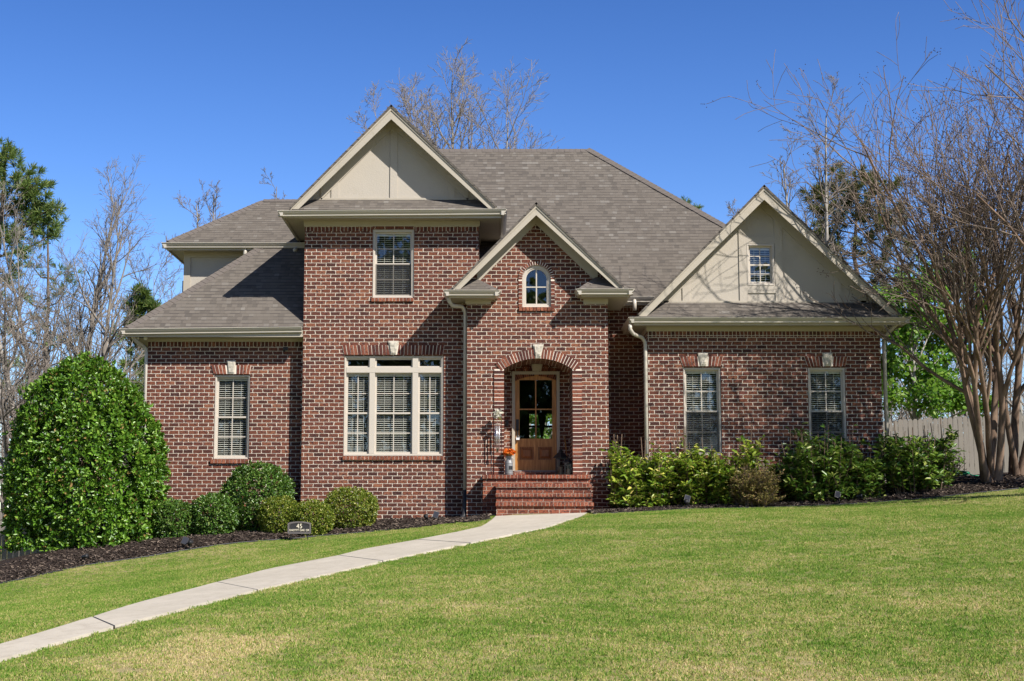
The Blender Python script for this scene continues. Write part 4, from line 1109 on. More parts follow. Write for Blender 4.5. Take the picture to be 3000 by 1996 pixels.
# ------------------------------------------------------------------ leaves
def leaves(name, pos, dirs, nrm, size, mat, parent, ratio=.42, fold=.16, seed=1):
    """pos, dirs (leaf axis), nrm (leaf normal): arrays (N,3); size (N,)"""
    pos = np.asarray(pos, float); d = np.asarray(dirs, float); n = np.asarray(nrm, float); s = np.asarray(size, float)[:, None]
    d /= np.linalg.norm(d, axis=1)[:, None] + 1e-9
    n = n - d * (n * d).sum(1)[:, None]; n /= np.linalg.norm(n, axis=1)[:, None] + 1e-9
    w = np.cross(d, n)
    N = len(pos); vs = np.empty((N, 6, 3))
    up = n * s * fold
    vs[:, 0] = pos; vs[:, 3] = pos + d * s - n * s * .08
    vs[:, 1] = pos + d * s * .30 + w * s * ratio * .5 + up; vs[:, 2] = pos + d * s * .72 + w * s * ratio * .40 + up * .7
    vs[:, 5] = pos + d * s * .30 - w * s * ratio * .5 + up; vs[:, 4] = pos + d * s * .72 - w * s * ratio * .40 + up * .7
    me = bpy.data.meshes.new(name)
    me.vertices.add(N * 6); me.vertices.foreach_set('co', vs.ravel())
    base = np.arange(N)[:, None] * 6
    q = np.concatenate([base + np.array([0, 1, 2, 3]), base + np.array([0, 3, 4, 5])], 1).reshape(-1)
    me.loops.add(len(q)); me.loops.foreach_set('vertex_index', q.astype(np.int32))
    me.polygons.add(N * 2); me.polygons.foreach_set('loop_start', np.arange(N * 2, dtype=np.int32) * 4); me.polygons.foreach_set('loop_total', np.full(N * 2, 4, np.int32))
    me.materials.append(mat); me.update(calc_edges=True); me.validate()
    return link(name, me, parent)
rg = np.random.default_rng(5)
def unit(a): return a / (np.linalg.norm(a, axis=1)[:, None] + 1e-9)

M['camellia'] = leaf_mat('camellia_leaf', [(0, (.034, .098, .007)), (.45, (.082, .19, .014)), (.8, (.145, .27, .026)), (.955, (.22, .34, .05)), (.97, (.22, .13, .05)), (1, (.30, .20, .07))], .36, .5, .2)
M['holly'] = leaf_mat('holly_leaf', [(0, (.028, .075, .010)), (.5, (.065, .145, .020)), (.85, (.125, .215, .035)), (1, (.23, .30, .08))], .32, .5, .18)
M['boxwood'] = leaf_mat('boxwood_leaf', [(0, (.055, .100, .006)), (.4, (.13, .185, .016)), (.75, (.23, .27, .032)), (1, (.40, .36, .08))], .38, .45, .25)
M['laurel'] = leaf_mat('laurel_leaf', [(0, (.075, .16, .011)), (.4, (.19, .29, .024)), (.75, (.36, .43, .050)), (.92, (.55, .54, .10)), (1, (.55, .42, .14))], .36, .45, .3)
M['laureldark'] = leaf_mat('dark_laurel_leaf', [(0, (.034, .095, .011)), (.5, (.095, .185, .022)), (.85, (.21, .29, .045)), (1, (.38, .40, .11))], .36, .45, .25)
M['russet'] = leaf_mat('russet_leaf', [(0, (.15, .12, .035)), (.4, (.26, .20, .065)), (.6, (.36, .21, .10)), (.85, (.30, .31, .08)), (1, (.48, .30, .17))], .6, .25, .25)
M['stem'] = bark_mat('shrub_stem', (.10, .065, .045), (.24, .17, .12), 30)
def clipped_bush(name, lab, cat, c, rx, ry, h, prof, n, size, mat, group=None, lump=.06, inner=.35, ratio=.45, upright=.25, freq=3.0, hollow=.5, stray=.05, sprig=6):
    n = n // sprig
    """c: base point; prof(t) relative radius at height fraction t"""
    e = empty(name, c, lab, cat, group)
    m = MB()
    for i in range(9):
        a = i * 2.4; r = .04 * h / 2
        top = V((math.cos(a) * rx * .45, math.sin(a) * ry * .45, h * rnd.uniform(.5, .85)))
        m.tube([(0, 0, -.08), top * .4 + V((rnd.uniform(-.05, .05), rnd.uniform(-.05, .05), 0)), top], [.035 * h ** .5, .022 * h ** .5, .008], 5)
    m.build('stem', M['stem'], e)
    # sample the shell by area
    T = rg.random(n * 3); pr = np.array([prof(t) for t in np.linspace(0, 1, 101)])
    rad = np.interp(T, np.linspace(0, 1, 101), pr); keep = rg.random(n * 3) < (rad / pr.max() + .12)
    T = T[keep][:n]; rad = rad[keep][:n]; N = len(T)
    A = rg.random(N) * 2 * np.pi
    dep = np.where(rg.random(N) < inner, rg.random(N) * .45, rg.random(N) ** 2 * .09)
    lumpn = np.array([noise.noise(V((math.cos(a) * freq, math.sin(a) * freq, t * freq * 1.4 + c[0]))) + .5 * noise.noise(V((math.cos(a) * freq * 2.7, math.sin(a) * freq * 2.7, t * freq * 3 + c[0]))) for a, t in zip(A, T)])
    # hollows where shoots were shaded out, stray shoots that stand proud
    hol = np.array([noise.noise(V((math.cos(a) * freq * 2.2 + 7, math.sin(a) * freq * 2.2, t * freq * 3.1 + c[0]))) for a, t in zip(A, T)])
    dep = np.where((hol > hollow * .62) & (dep < .12), dep + .16 + .1 * rg.random(N), dep)
    dep = np.where(rg.random(N) < stray, -.075 * rg.random(N), dep)
    f = (rad * (1 - dep)) * (1 + lump * lumpn)
    # the dome: near the top the shell is horizontal, so jitter the height inwards too
    zz = T * h * (1 - dep * .12 * (T > .7)) + lump * .35 * lumpn * h * (T > .75)
    pos = np.stack([f * rx * np.cos(A), f * ry * np.sin(A), zz], 1)
    dpr = np.gradient(pr, .01); sl = np.interp(T, np.linspace(0, 1, 101), dpr)
    out = unit(np.stack([np.cos(A) * h / rx, np.sin(A) * h / ry, -sl * 1.0], 1) + rg.normal(0, .35, (N, 3)))
    # leaves sit in whorls at the shoot tips
    pos = np.repeat(pos, sprig, 0); out = np.repeat(out, sprig, 0); K = len(pos)
    axis = unit(out * .75 + rg.normal(0, .62, (K, 3)) + np.array([0, 0, upright]))
    s_ = size * (0.6 + .7 * rg.random(K))
    pos = pos + axis * (s_ * (rg.random(K) * .35))[:, None] + rg.normal(0, size * .16, (K, 3))
    leaves('foliage', pos, axis, out + rg.normal(0, .35, (K, 3)) + np.array([0, 0, .45]), s_, mat, e, ratio)
    return e
def dome(p0, tmax, pw=2.2):
    def f(t):
        if t < tmax: return p0 + (1 - p0) * math.sin(t / tmax * math.pi / 2)
        return max(0.0, 1 - ((t - tmax) / (1 - tmax)) ** pw) ** .5
    return f
def at(px, py, Y, dz=0):
    p = P(px, py, Y); return (p.x, Y, gz(p.x, Y) + dz)
# the big evergreen at the left corner
Yb = 30.9
c = at(243, 1600, Yb); top = P(275, 1056, Yb)
pf = lambda t: float(np.interp(t, [0, .1, .284, .42, .555, .69, .79, .892, .95, .985, 1], [.95, .98, 1.0, .963, .90, .81, .69, .51, .36, .2, .03]))
clipped_bush('camellia_bush', 'huge glossy dome shaped evergreen bush at the left corner of the house', 'bush', c, 1.56, 1.22, top.z - c[2], pf, 52000, .088, M['camellia'], lump=.17, inner=.35, ratio=.5, freq=2.3, hollow=.38, stray=.05)
def round_bush(name, lab, px0, px1, pyt, Y, n, size, mat, p0=.72, tm=.5, pw=2.0, group='clipped bushes in the left bed', lump=.09, ry=None, ratio=.5):
    cx = (px0 + px1) / 2; a = P(px0, 1500, Y); b = P(px1, 1500, Y); t = P(cx, pyt, Y); c = at(cx, 1500, Y); r = (b.x - a.x) / 2
    return clipped_bush(name, lab, 'bush', c, r * .97, ry or r * .95, t.z - c[2], dome(p0, tm, pw), n, size, mat, group, lump, .25, ratio)
round_bush('holly_bush', 'small dark green bush touching the huge evergreen', 440, 568, 1468, 30.9, 7000, .055, M['holly'], lump=.16)
round_bush('holly_bush', 'small glossy green bush, second from the huge evergreen', 560, 688, 1452, 31.0, 8000, .055, M['holly'], lump=.16)
round_bush('holly_bush', 'big round dark green bush under the narrow left window', 655, 856, 1361, 32.0, 17000, .055, M['holly'], p0=.62, tm=.55, lump=.11)
round_bush('boxwood_bush', 'yellow green boxwood ball behind and left of the address sign', 757, 885, 1456, 31.35, 12000, .036, M['boxwood'], lump=.10, ratio=.55)
round_bush('boxwood_bush', 'yellow green boxwood ball directly behind the address sign', 852, 978, 1468, 31.2, 12000, .036, M['boxwood'], lump=.10, ratio=.55)
round_bush('boxwood_bush', 'yellow green boxwood ball below the wide triple window', 946, 1107, 1430, 31.9, 15000, .036, M['boxwood'], p0=.66, lump=.10, ratio=.55)

# loose shrubs in the right bed: leafy stems, some cut off short above the leaves
def loose_shrub(name, lab, px0, px1, pyt, Y, nst, nleaf, size, mat, cut=8, group='shrubs in the right bed', dense=1.0, tops=None, low=.04):
    cx = (px0 + px1) / 2; c = at(cx, 1480, Y); a = P(px0, 1450, Y); b = P(px1, 1450, Y); W = (b.x - a.x) / 2; H = P(cx, pyt, Y).z - c[2]
    e = empty(name, c, lab, 'shrub', group); m = MB(); Lp, Ld, Ln = [], [], []
    for i in range(nst):
        u = rnd.uniform(-1, 1); vv = rnd.uniform(-1, 1)
        if u * u + vv * vv > 1.2: continue
        base = V((u * W * .72, vv * .40, -.05))
        hh = H * rnd.uniform(.5, 1.0) * (1 - .22 * u * u)
        if tops: hh = H * np.interp(u, tops[0], tops[1]) * rnd.uniform(.55, 1.0)
        tip = V((u * W * 1.06, vv * .62, hh))
        mid = base.lerp(tip, .5) + V((rnd.uniform(-.08, .08), rnd.uniform(-.08, .08), .05))
        stem = [base, mid, tip]
        m.tube(stem, [.013, .009, .005], 5)
        sub = [stem]
        for k in range(6):
            t = rnd.uniform(.03, .8); o = base.lerp(mid, t * 2) if t < .5 else mid.lerp(tip, t * 2 - 1)
            q = o + V((rnd.uniform(-.28, .28), rnd.uniform(-.42, .12), rnd.uniform(.05, .28)))
            q.z = min(q.z, H * .98); q.x = max(-W * 1.12, min(W * 1.12, q.x))
            m.tube([o, o.lerp(q, .5) + V((0, 0, -.02)), q], [.007, .005, .003], 4); sub.append([o, o.lerp(q, .5), q])
        for st in sub:
            for k in range(int(nleaf)):
                t = rnd.random() ** .9
                o = st[0].lerp(st[1], t * 2) if t < .5 else st[1].lerp(st[2], t * 2 - 1)
                if o.z < low: continue
                az = rnd.uniform(0, 6.283); el = rnd.uniform(-.4, .9)
                d = V((math.cos(az) * math.cos(el), math.sin(az) * math.cos(el), math.sin(el)))
                Lp.append(o + d * .015); Ld.append(d); Ln.append(V((rnd.gauss(0, .4), rnd.gauss(-.3, .4), 1)))
    for i in range(cut):
        u = rnd.uniform(-.8, .8); base = V((u * W, rnd.uniform(-.2, .35), H * .55)); z = H * (np.interp(u, tops[0], tops[1]) if tops else 1)
        m.tube([base, base + V((rnd.uniform(-.07, .07), 0, z * rnd.uniform(1.0, 1.16) - base.z))], [.012, .009], 5)
    m.build('stem', M['stem'], e)
    N = len(Lp)
    leaves('foliage', np.array(Lp), np.array(Ld), np.array(Ln), size * (.6 + .7 * rg.random(N)), mat, e, .36, .12)
    return e
loose_shrub('laurel_shrub', 'bright green loose shrub right beside the brick steps', 1783, 1972, 1282, 32.2, 58, 14, .14, M['laurel'], 9, tops=([-1, -.6, -.2, .2, .6, 1], [.95, 1.0, .82, .98, .8, .72]))
loose_shrub('laurel_shrub', 'yellow green shrub with bare cut stems under the window nearer the entry', 1952, 2248, 1258, 32.2, 72, 14, .14, M['laurel'], 14, tops=([-1, -.7, -.3, 0, .25, .6, .85, 1], [.62, 1.0, .92, .72, .66, .95, 1.02, .8]))
loose_shrub('laurel_shrub', 'dense dark green shrub under the window nearer the fence', 2268, 2600, 1222, 32.15, 92, 14, .135, M['laureldark'], 3, tops=([-1, -.75, -.5, -.2, .1, .4, .7, 1], [.5, .66, .98, 1.0, .84, .95, .7, .74]))
loose_shrub('laurel_shrub', 'dark green shrub with cut stems past the house corner, before the fence', 2588, 2792, 1236, 32.3, 50, 14, .135, M['laureldark'], 10, tops=([-1, -.6, -.2, .2, .6, 1], [.78, 1.0, .84, .8, 1.02, .9]))
def small_round(name, lab, px0, px1, pyt, Y, n, size, mat, lump=.14):
    return round_bush(name, lab, px0, px1, pyt, Y, n, size, mat, p0=.55, tm=.55, pw=2.0, group='shrubs in the right bed', lump=lump)
loose_shrub('russet_shrub', 'rounded brown and russet shrub with tiny leaves between the green shrubs', 2145, 2275, 1352, 31.55, 75, 26, .05, M['russet'], 3, tops=([-1, -.5, 0, .5, 1], [.62, .92, 1.0, .9, .58]), low=.02)
c = at(2785, 1440, 32.6)
e = empty('bare_shrub', c, 'small twiggy shrub with few leaves in front of the fence', 'shrub', 'shrubs in the right bed')
m = MB(); Lp = []
for i in range(70):
    a = rnd.uniform(0, 6.283); r = rnd.uniform(.1, .42); h = rnd.uniform(.35, .78) * (1 - .35 * r)
    q = V((r * math.cos(a), r * math.sin(a), h)); md = q * .5 + V((rnd.uniform(-.05, .05), rnd.uniform(-.05, .05), .06))
    m.tube([(0, 0, -.03), md, q], [.008, .005, .002], 4)
    for k in range(3): Lp.append(md.lerp(q, rnd.random()))
m.build('stem', M['stem'], e)
N = len(Lp); leaves('foliage', np.array(Lp), rg.normal(0, 1, (N, 3)), rg.normal(0, 1, (N, 3)), np.full(N, .045), M['russet'], e)
# ================================================================== trees
M['barkgrey'] = bark_mat('grey_bark', (.16, .145, .125), (.40, .37, .33), 14)
M['barktwig'] = bark_mat('grey_twigs', (.12, .10, .085), (.23, .20, .175), 6)
M['barkbud'] = bark_mat('budding_twigs', (.145, .122, .105), (.265, .235, .205), 6)
M['barkpale'] = bark_mat('pale_bark', (.115, .10, .086), (.27, .24, .205), 9)
M['barkpine'] = bark_mat('pine_bark', (.075, .05, .036), (.20, .15, .11), 14)
M['barkmyrtle'] = bark_mat('myrtle_bark', (.065, .042, .030), (.27, .185, .13), 5)
M['twigmyrtle'] = bark_mat('myrtle_twigs', (.095, .070, .058), (.25, .195, .155), 6)
M['needle'] = leaf_mat('pine_needles', [(0, (.055, .105, .024)), (.5, (.12, .19, .045)), (.85, (.20, .26, .075)), (1, (.30, .28, .11))], .5, .3, .25)
M['needleolive'] = leaf_mat('olive_needles', [(0, (.055, .060, .024)), (.5, (.115, .115, .045)), (1, (.19, .165, .075))], .5, .3, .25)
M['spring'] = leaf_mat('spring_leaf', [(0, (.040, .120, .010)), (.4, (.085, .210, .018)), (.8, (.16, .30, .03)), (1, (.26, .36, .06))], .45, .35, .45)
M['pod'] = plain('seed_pod', (.05, .032, .026), .8, .2)
def rot_about(v, ax, a): return Matrix.Rotation(a, 3, ax) @ v
def grow(tm, cm, p, d, L, r, lvl, c, Rn, tips=None):
    n = c['segs'][lvl]; pts = [p.copy()]; rs = [r]; ds = [d.copy()]; rend = max(r * c['taper'][lvl], c['rmin'])
    dd = d.normalized()
    for i in range(n):
        w = c['wob'][lvl]
        dd = (dd + V((Rn.gauss(0, w), Rn.gauss(0, w), Rn.gauss(0, w) + c['up'][lvl]))).normalized()
        p = p + dd * (L / n); pts.append(p.copy()); rs.append(r + (rend - r) * (i + 1) / n); ds.append(dd.copy())
    (tm if lvl < c['tl'] else cm).tube(pts, rs, c['sides'][lvl], cap=False)
    if lvl + 1 >= c['levels']:
        if tips is not None: tips.append((pts[-1], dd, pts[len(pts) // 2]))
        return
    k = c['kids'][lvl]; az = Rn.uniform(0, 6.28)
    for j in range(k):
        t = c['start'][lvl] + (1 - c['start'][lvl]) * (j + Rn.random()) / k
        f = t * n; i = min(int(f), n - 1); u = f - i
        o = pts[i].lerp(pts[i + 1], u); bd = ds[i + 1]; br = rs[i] + (rs[i + 1] - rs[i]) * u
        az += 2.4 + Rn.uniform(-.5, .5)
        ax = bd.orthogonal().normalized(); ax = rot_about(ax, bd, az)
        nd = rot_about(bd, ax, R(c['ang'][lvl] + Rn.gauss(0, 7)))
        if c.get('flat') and lvl == 0: nd = V((nd.x, nd.y * c['flat'], nd.z)).normalized()
        nl = L * c['ratio'][lvl] * (1.2 - c['shape'][lvl] * t) * Rn.uniform(.75, 1.2)
        nr = max(min(br * .78, r * c['rr'][lvl]), c['rmin'])
        grow(tm, cm, o, nd, nl, nr, lvl + 1, c, Rn, tips)
    if tips is not None and lvl >= 1: tips.append((pts[-1], dd, pts[-2]))
BARE = dict(levels=5, segs=[9, 6, 5, 4, 3], taper=[.12, .25, .3, .4, .6], wob=[.035, .09, .12, .14, .16], up=[.03, .09, .07, .05, .03], tl=1, sides=[8, 6, 4, 3, 3],
            kids=[13, 6, 5, 4], start=[.30, .22, .2, .15], ang=[38, 38, 36, 34], ratio=[.42, .48, .50, .55], shape=[.75, .5, .4, .3], rr=[.42, .5, .55, .6], rmin=.0075)
def bare_tree(lab, px, pyb, px_top, py_top, Y, r=.14, seed=1, bark='barkgrey', twig='barktwig', group=None, name='bare_tree', z=None, **kw):
    c = dict(BARE); c.update(kw)
    b = P(px, 1500, Y); zz = gz(b.x, Y); t = P(px_top, py_top, Y); base = V((b.x, Y, zz))
    v = V((t.x, Y, t.z)) - base; Rn = random.Random(seed)
    e = empty(name, base, lab, 'tree', group); tm, cm = MB(), MB()
    grow(tm, cm, V((0, 0, -.2)), v.normalized(), v.length * c.get('stretch', .93), r, 0, c, Rn)
    tm.build('trunk', M[bark], e, smooth=True); cm.build('crown', M[twig], e, smooth=True)
    return e
GB = 'bare trees beyond the house'
# behind the main ridge
bare_tree('tallest bare tree rising behind the main roof ridge', 1372, 0, 1385, 168, 52, .19, 11, 'barkgrey', 'barkbud', GB, kids=[18, 6, 5, 3], start=[.5, .2, .2, .15], ratio=[.24, .48, .5, .55], ang=[32, 36, 36, 34], shape=[.55, .5, .4, .3], rmin=.0065)
bare_tree('slim bare tree just right of the tall gable peak', 1221, 0, 1222, 228, 54, .14, 12, 'barkgrey', 'barkbud', GB, kids=[14, 6, 5, 3], start=[.55, .2, .2, .15], ratio=[.17, .48, .5, .55], ang=[30, 36, 36, 34], shape=[.5, .5, .4, .3], rmin=.0065)
bare_tree('bare tree with a fork between the gable peak and the tallest tree', 1318, 0, 1290, 222, 50, .13, 13, 'barkgrey', 'barkbud', GB, kids=[13, 6, 5, 3], start=[.55, .2, .2, .15], ratio=[.18, .48, .5, .55], ang=[30, 36, 36, 34], shape=[.5, .5, .4, .3], rmin=.0065)
bare_tree('bare tree leaning right behind the main roof ridge', 1412, 0, 1498, 262, 51, .13, 14, 'barkgrey', 'barkbud', GB, kids=[14, 6, 5, 3], start=[.55, .2, .2, .15], ratio=[.2, .48, .5, .55], ang=[32, 36, 36, 34], shape=[.5, .5, .4, .3], rmin=.0065)
bare_tree('low bare tree top showing over the right half of the main ridge', 1552, 0, 1548, 378, 56, .10, 15, 'barkgrey', 'barkbud', GB, kids=[12, 6, 4, 4], start=[.7, .2, .2, .15], ratio=[.12, .5, .5, .55], rmin=.0065)
bare_tree('bare tree half hidden behind the left slope of the tall gable', 1150, 0, 1150, 238, 53, .12, 16, 'barkgrey', 'barkbud', GB, kids=[13, 6, 5, 3], start=[.6, .2, .2, .15], ratio=[.17, .48, .5, .55], ang=[34, 36, 36, 34], rmin=.0065)
# over the upper left roof
bare_tree('bare tree with a long limb leaning left over the upper left roof', 625, 0, 543, 500, 55, .13, 21, group=GB, kids=[9, 5, 4, 3], start=[.6, .25, .2, .15], ratio=[.14, .5, .5, .5], ang=[30, 34, 34, 34], rmin=.0065)
bare_tree('bare tree with upright limbs over the upper left roof', 652, 0, 672, 490, 56, .14, 22, group=GB, kids=[11, 5, 4, 3], start=[.6, .25, .2, .15], ratio=[.14, .5, .5, .5], ang=[26, 34, 34, 34], rmin=.0065)
bare_tree('thin bare tree just left of the tall gable eave', 745, 0, 775, 468, 55, .10, 23, group=GB, kids=[9, 4, 4, 3], start=[.65, .25, .2, .15], ratio=[.11, .5, .5, .5], ang=[28, 34, 34, 34], rmin=.0065)
bare_tree('shortest bare tree top between the upper left roof and the gable', 812, 0, 826, 520, 57, .09, 24, group=GB, kids=[9, 4, 4, 3], start=[.65, .25, .2, .15], ratio=[.11, .5, .5, .5], ang=[30, 34, 34, 34], rmin=.0065)
# left of the house
GL = 'pale bare trees left of the house'
bare_tree('pale bare tree with the highest top, left of the house', 196, 0, 226, 470, 44, .16, 31, 'barkpale', 'barkpale', GL, kids=[12, 6, 4, 4], start=[.3, .2, .2, .15], ratio=[.30, .48, .5, .55], ang=[26, 32, 34, 34], rmin=.0045)
bare_tree('pale bare tree nearest the house corner on the left', 240, 0, 262, 560, 43, .14, 32, 'barkpale', 'barkpale', GL, kids=[12, 6, 4, 4], start=[.35, .2, .2, .15], ratio=[.30, .48, .5, .55], ang=[34, 34, 34, 34], rmin=.0045)
bare_tree('pale bare tree forking low beside the tall left pine', 178, 0, 140, 570, 45, .13, 33, 'barkpale', 'barkpale', GL, kids=[12, 6, 4, 4], start=[.3, .2, .2, .15], ratio=[.30, .48, .5, .55], ang=[32, 34, 34, 34], rmin=.0045)
bare_tree('grey bare tree leaning out of the left edge behind the huge bush', 150, 0, -20, 640, 42, .15, 34, 'barkgrey', 'barkpale', GL, kids=[12, 6, 4, 4], start=[.25, .2, .2, .15], ratio=[.38, .48, .5, .55], ang=[40, 36, 34, 34], rmin=.0045)
bare_tree('low bare tree against the left wing roof edge', 330, 0, 350, 740, 47, .09, 35, 'barkgrey', 'barktwig', GL, kids=[13, 6, 5, 3], start=[.3, .2, .2, .15], ratio=[.30, .5, .5, .55], ang=[36, 36, 34, 34], rmin=.0045)
bare_tree('faint bare tree beside the corner of the upper left wall', 470, 0, 462, 735, 58, .11, 36, 'barkgrey', 'barktwig', GL, kids=[13, 6, 5, 3], start=[.4, .2, .2, .15], ratio=[.28, .5, .5, .55], ang=[36, 36, 34, 34], rmin=.0065)
bare_tree('low spreading bare tree behind the huge bush', 60, 0, 40, 860, 40, .12, 37, 'barkgrey', 'barktwig', GL, kids=[12, 6, 4, 4], start=[.2, .2, .2, .15], ratio=[.5, .5, .5, .55], ang=[46, 40, 36, 34], rmin=.008)
# right of the house
GR = 'bare trees right of the house'
bare_tree('bare tree with a tall straight trunk right of the right gable peak', 2428, 0, 2408, 252, 50, .15, 41, group=GR, kids=[13, 5, 4, 4], start=[.45, .2, .2, .15], ratio=[.20, .48, .5, .5], ang=[36, 36, 34, 34], rmin=.0065)
bare_tree('leaning bare tree over the right slope of the right gable', 2372, 0, 2262, 400, 48, .14, 42, group=GR, kids=[11, 5, 4, 4], start=[.5, .2, .2, .15], ratio=[.22, .48, .5, .5], ang=[30, 36, 34, 34], rmin=.0065)
bare_tree('small bare tree between the main roof and the right gable peak', 2160, 0, 2162, 552, 56, .09, 43, group=GR, kids=[13, 6, 5, 3], start=[.6, .2, .2, .15], ratio=[.14, .5, .5, .5], ang=[40, 36, 34, 34], rmin=.0065)
bare_tree('bare woodland tree behind the fence beside the green tree', 2700, 0, 2680, 640, 54, .11, 44, group=GR, kids=[15, 6, 5, 3], start=[.2, .2, .2, .15], ratio=[.32, .5, .5, .5], ang=[38, 36, 34, 34], rmin=.0045)
bare_tree('bare woodland tree behind the fence and the crape myrtle trunks', 2860, 0, 2850, 600, 56, .12, 45, group=GR, kids=[15, 6, 5, 3], start=[.15, .2, .2, .15], ratio=[.34, .5, .5, .5], ang=[38, 36, 34, 34], rmin=.0045)
bare_tree('bare woodland tree behind the fence at the right edge', 2990, 0, 2990, 560, 53, .12, 46, group=GR, kids=[15, 6, 5, 3], start=[.15, .2, .2, .15], ratio=[.34, .5, .5, .5], ang=[38, 36, 34, 34], rmin=.0045)
bare_tree('thin bare tree between the pine and the green tree on the right', 2610, 0, 2600, 700, 58, .09, 47, group=GR, kids=[14, 6, 4, 3], start=[.2, .2, .2, .15], ratio=[.32, .5, .5, .5], ang=[38, 36, 34, 34], rmin=.0045)

# pines ------------------------------------------------------------------
def pine(lab, px, py_top, Y, clumps, r=.2, seed=1, mat='needle', name='pine_tree', nl=.26, ndl=46, group='pine trees around the house', trunk_top=None, cz=.42):
    """clumps: (photo column, row, radius in metres, count) of needle masses, each held by a limb from the trunk"""
    Rn = random.Random(seed); b = P(px, 1500, Y); base = V((b.x, Y, gz(b.x, Y))); t = P(px, py_top, Y)
    e = empty(name, base, lab, 'tree', group); tm, cm = MB(), MB(); H = t.z - base.z
    tpts = [V((Rn.uniform(-.12, .12) * (i > 0), Rn.uniform(-.12, .12), H * i / 8 - .2)) for i in range(9)]
    tm.tube(tpts, [r * (1 - .85 * i / 8) for i in range(9)], 8, cap=False)
    P_, D_, N_, S_ = [], [], [], []
    for (cx, cy, rad, cnt) in clumps:
        q = P(cx, cy, Y); cc = V((q.x - base.x, Rn.uniform(-1, 1) * rad * .7, q.z - base.z))
        zt = max(.5, min(H * .97, cc.z - abs(cc.x) * .35 - .2)); o = V((0, 0, zt))
        tm.tube([o, o.lerp(cc, .5) + V((0, 0, -.15)), cc], [max(.02, r * .28 * (1 - zt / H * .6)), .03, .015], 5, cap=False)
        for k in range(cnt):
            a = V((Rn.gauss(0, 1), Rn.gauss(0, 1), Rn.gauss(0, 1))).normalized() * rad * Rn.random() ** .45; a.z *= cz + .25
            s = cc + a; d = (a.normalized() + V((0, 0, .55)) + V((Rn.gauss(0, .3), Rn.gauss(0, .3), Rn.gauss(0, .3)))).normalized()
            if Rn.random() < .35: tm.tube([cc.lerp(s, .2), s], [.012, .006], 3, cap=False)
            for j in range(ndl):
                dd = (d * .75 + V((Rn.gauss(0, .55), Rn.gauss(0, .55), Rn.gauss(0, .55)))).normalized()
                P_.append(s - d * Rn.random() * .14); D_.append(dd); S_.append(nl * Rn.uniform(.7, 1.15))
    tm.build('trunk', M['barkpine'], e, smooth=True)
    N = len(P_); leaves('crown', np.array(P_), np.array(D_), rg.normal(0, 1, (N, 3)), np.array(S_), M[mat], e, .075, 0.0)
    return e
pine('big dark green pine cut off by the left edge', -40, 430, 46, [(20, 470, .8, 36), (-40, 500, .9, 16), (60, 530, .85, 40), (110, 560, .6, 30), (20, 600, .9, 38), (95, 640, .7, 34), (-20, 690, .9, 24), (40, 720, .8, 32), (70, 590, .8, 26), (130, 620, .4, 10), (20, 800, .6, 14),
     (160, 610, .35, 8), (150, 680, .4, 8), (-10, 880, .8, 14)], .24, 51, nl=.24, ndl=40)
pine('pale needled pine behind the pale bare trees', 120, 640, 52, [(130, 690, .7, 10), (180, 660, .5, 8), (90, 780, .8, 12), (170, 790, .7, 10), (60, 860, .8, 10), (200, 860, .8, 12), (120, 930, .9, 12), (30, 960, .8, 10), (180, 1000, .8, 10), (60, 1060, .9, 12), (10, 1120, .8, 10), (110, 1130, .8, 10)], .16, 52, nl=.24, ndl=32)
pine('small bright green pine against the left wing roof', 415, 835, 47, [(418, 862, .28, 18), (395, 900, .38, 20), (440, 905, .36, 20), (405, 945, .5, 26), (450, 955, .35, 10), (375, 985, .5, 14), (415, 1010, .5, 14), (400, 1075, .6, 16), (425, 1130, .6, 12), (385, 1160, .5, 12)], .10, 53, nl=.26, ndl=40, cz=.7)
pine('olive pine right of the right gable', 2535, 500, 56, [(2440, 570, 1.1, 22), (2500, 535, 1.2, 26), (2560, 570, 1.0, 14), (2420, 640, .9, 12), (2490, 630, 1.1, 16), (2570, 640, 1.0, 14), (2620, 620, .8, 10), (2400, 700, .7, 8), (2460, 710, .9, 12), (2560, 720, .9, 10), (2600, 790, .9, 10), (2560, 850, .8, 10), (2640, 720, .7, 8)], .2, 54, 'needleolive', nl=.36, ndl=60)
pine('tiny pine tip over the right slope of the main roof', 2008, 574, 58, [(2007, 590, .22, 8), (2006, 625, .3, 8), (2045, 608, .18, 5)], .1, 55, nl=.2, ndl=30)

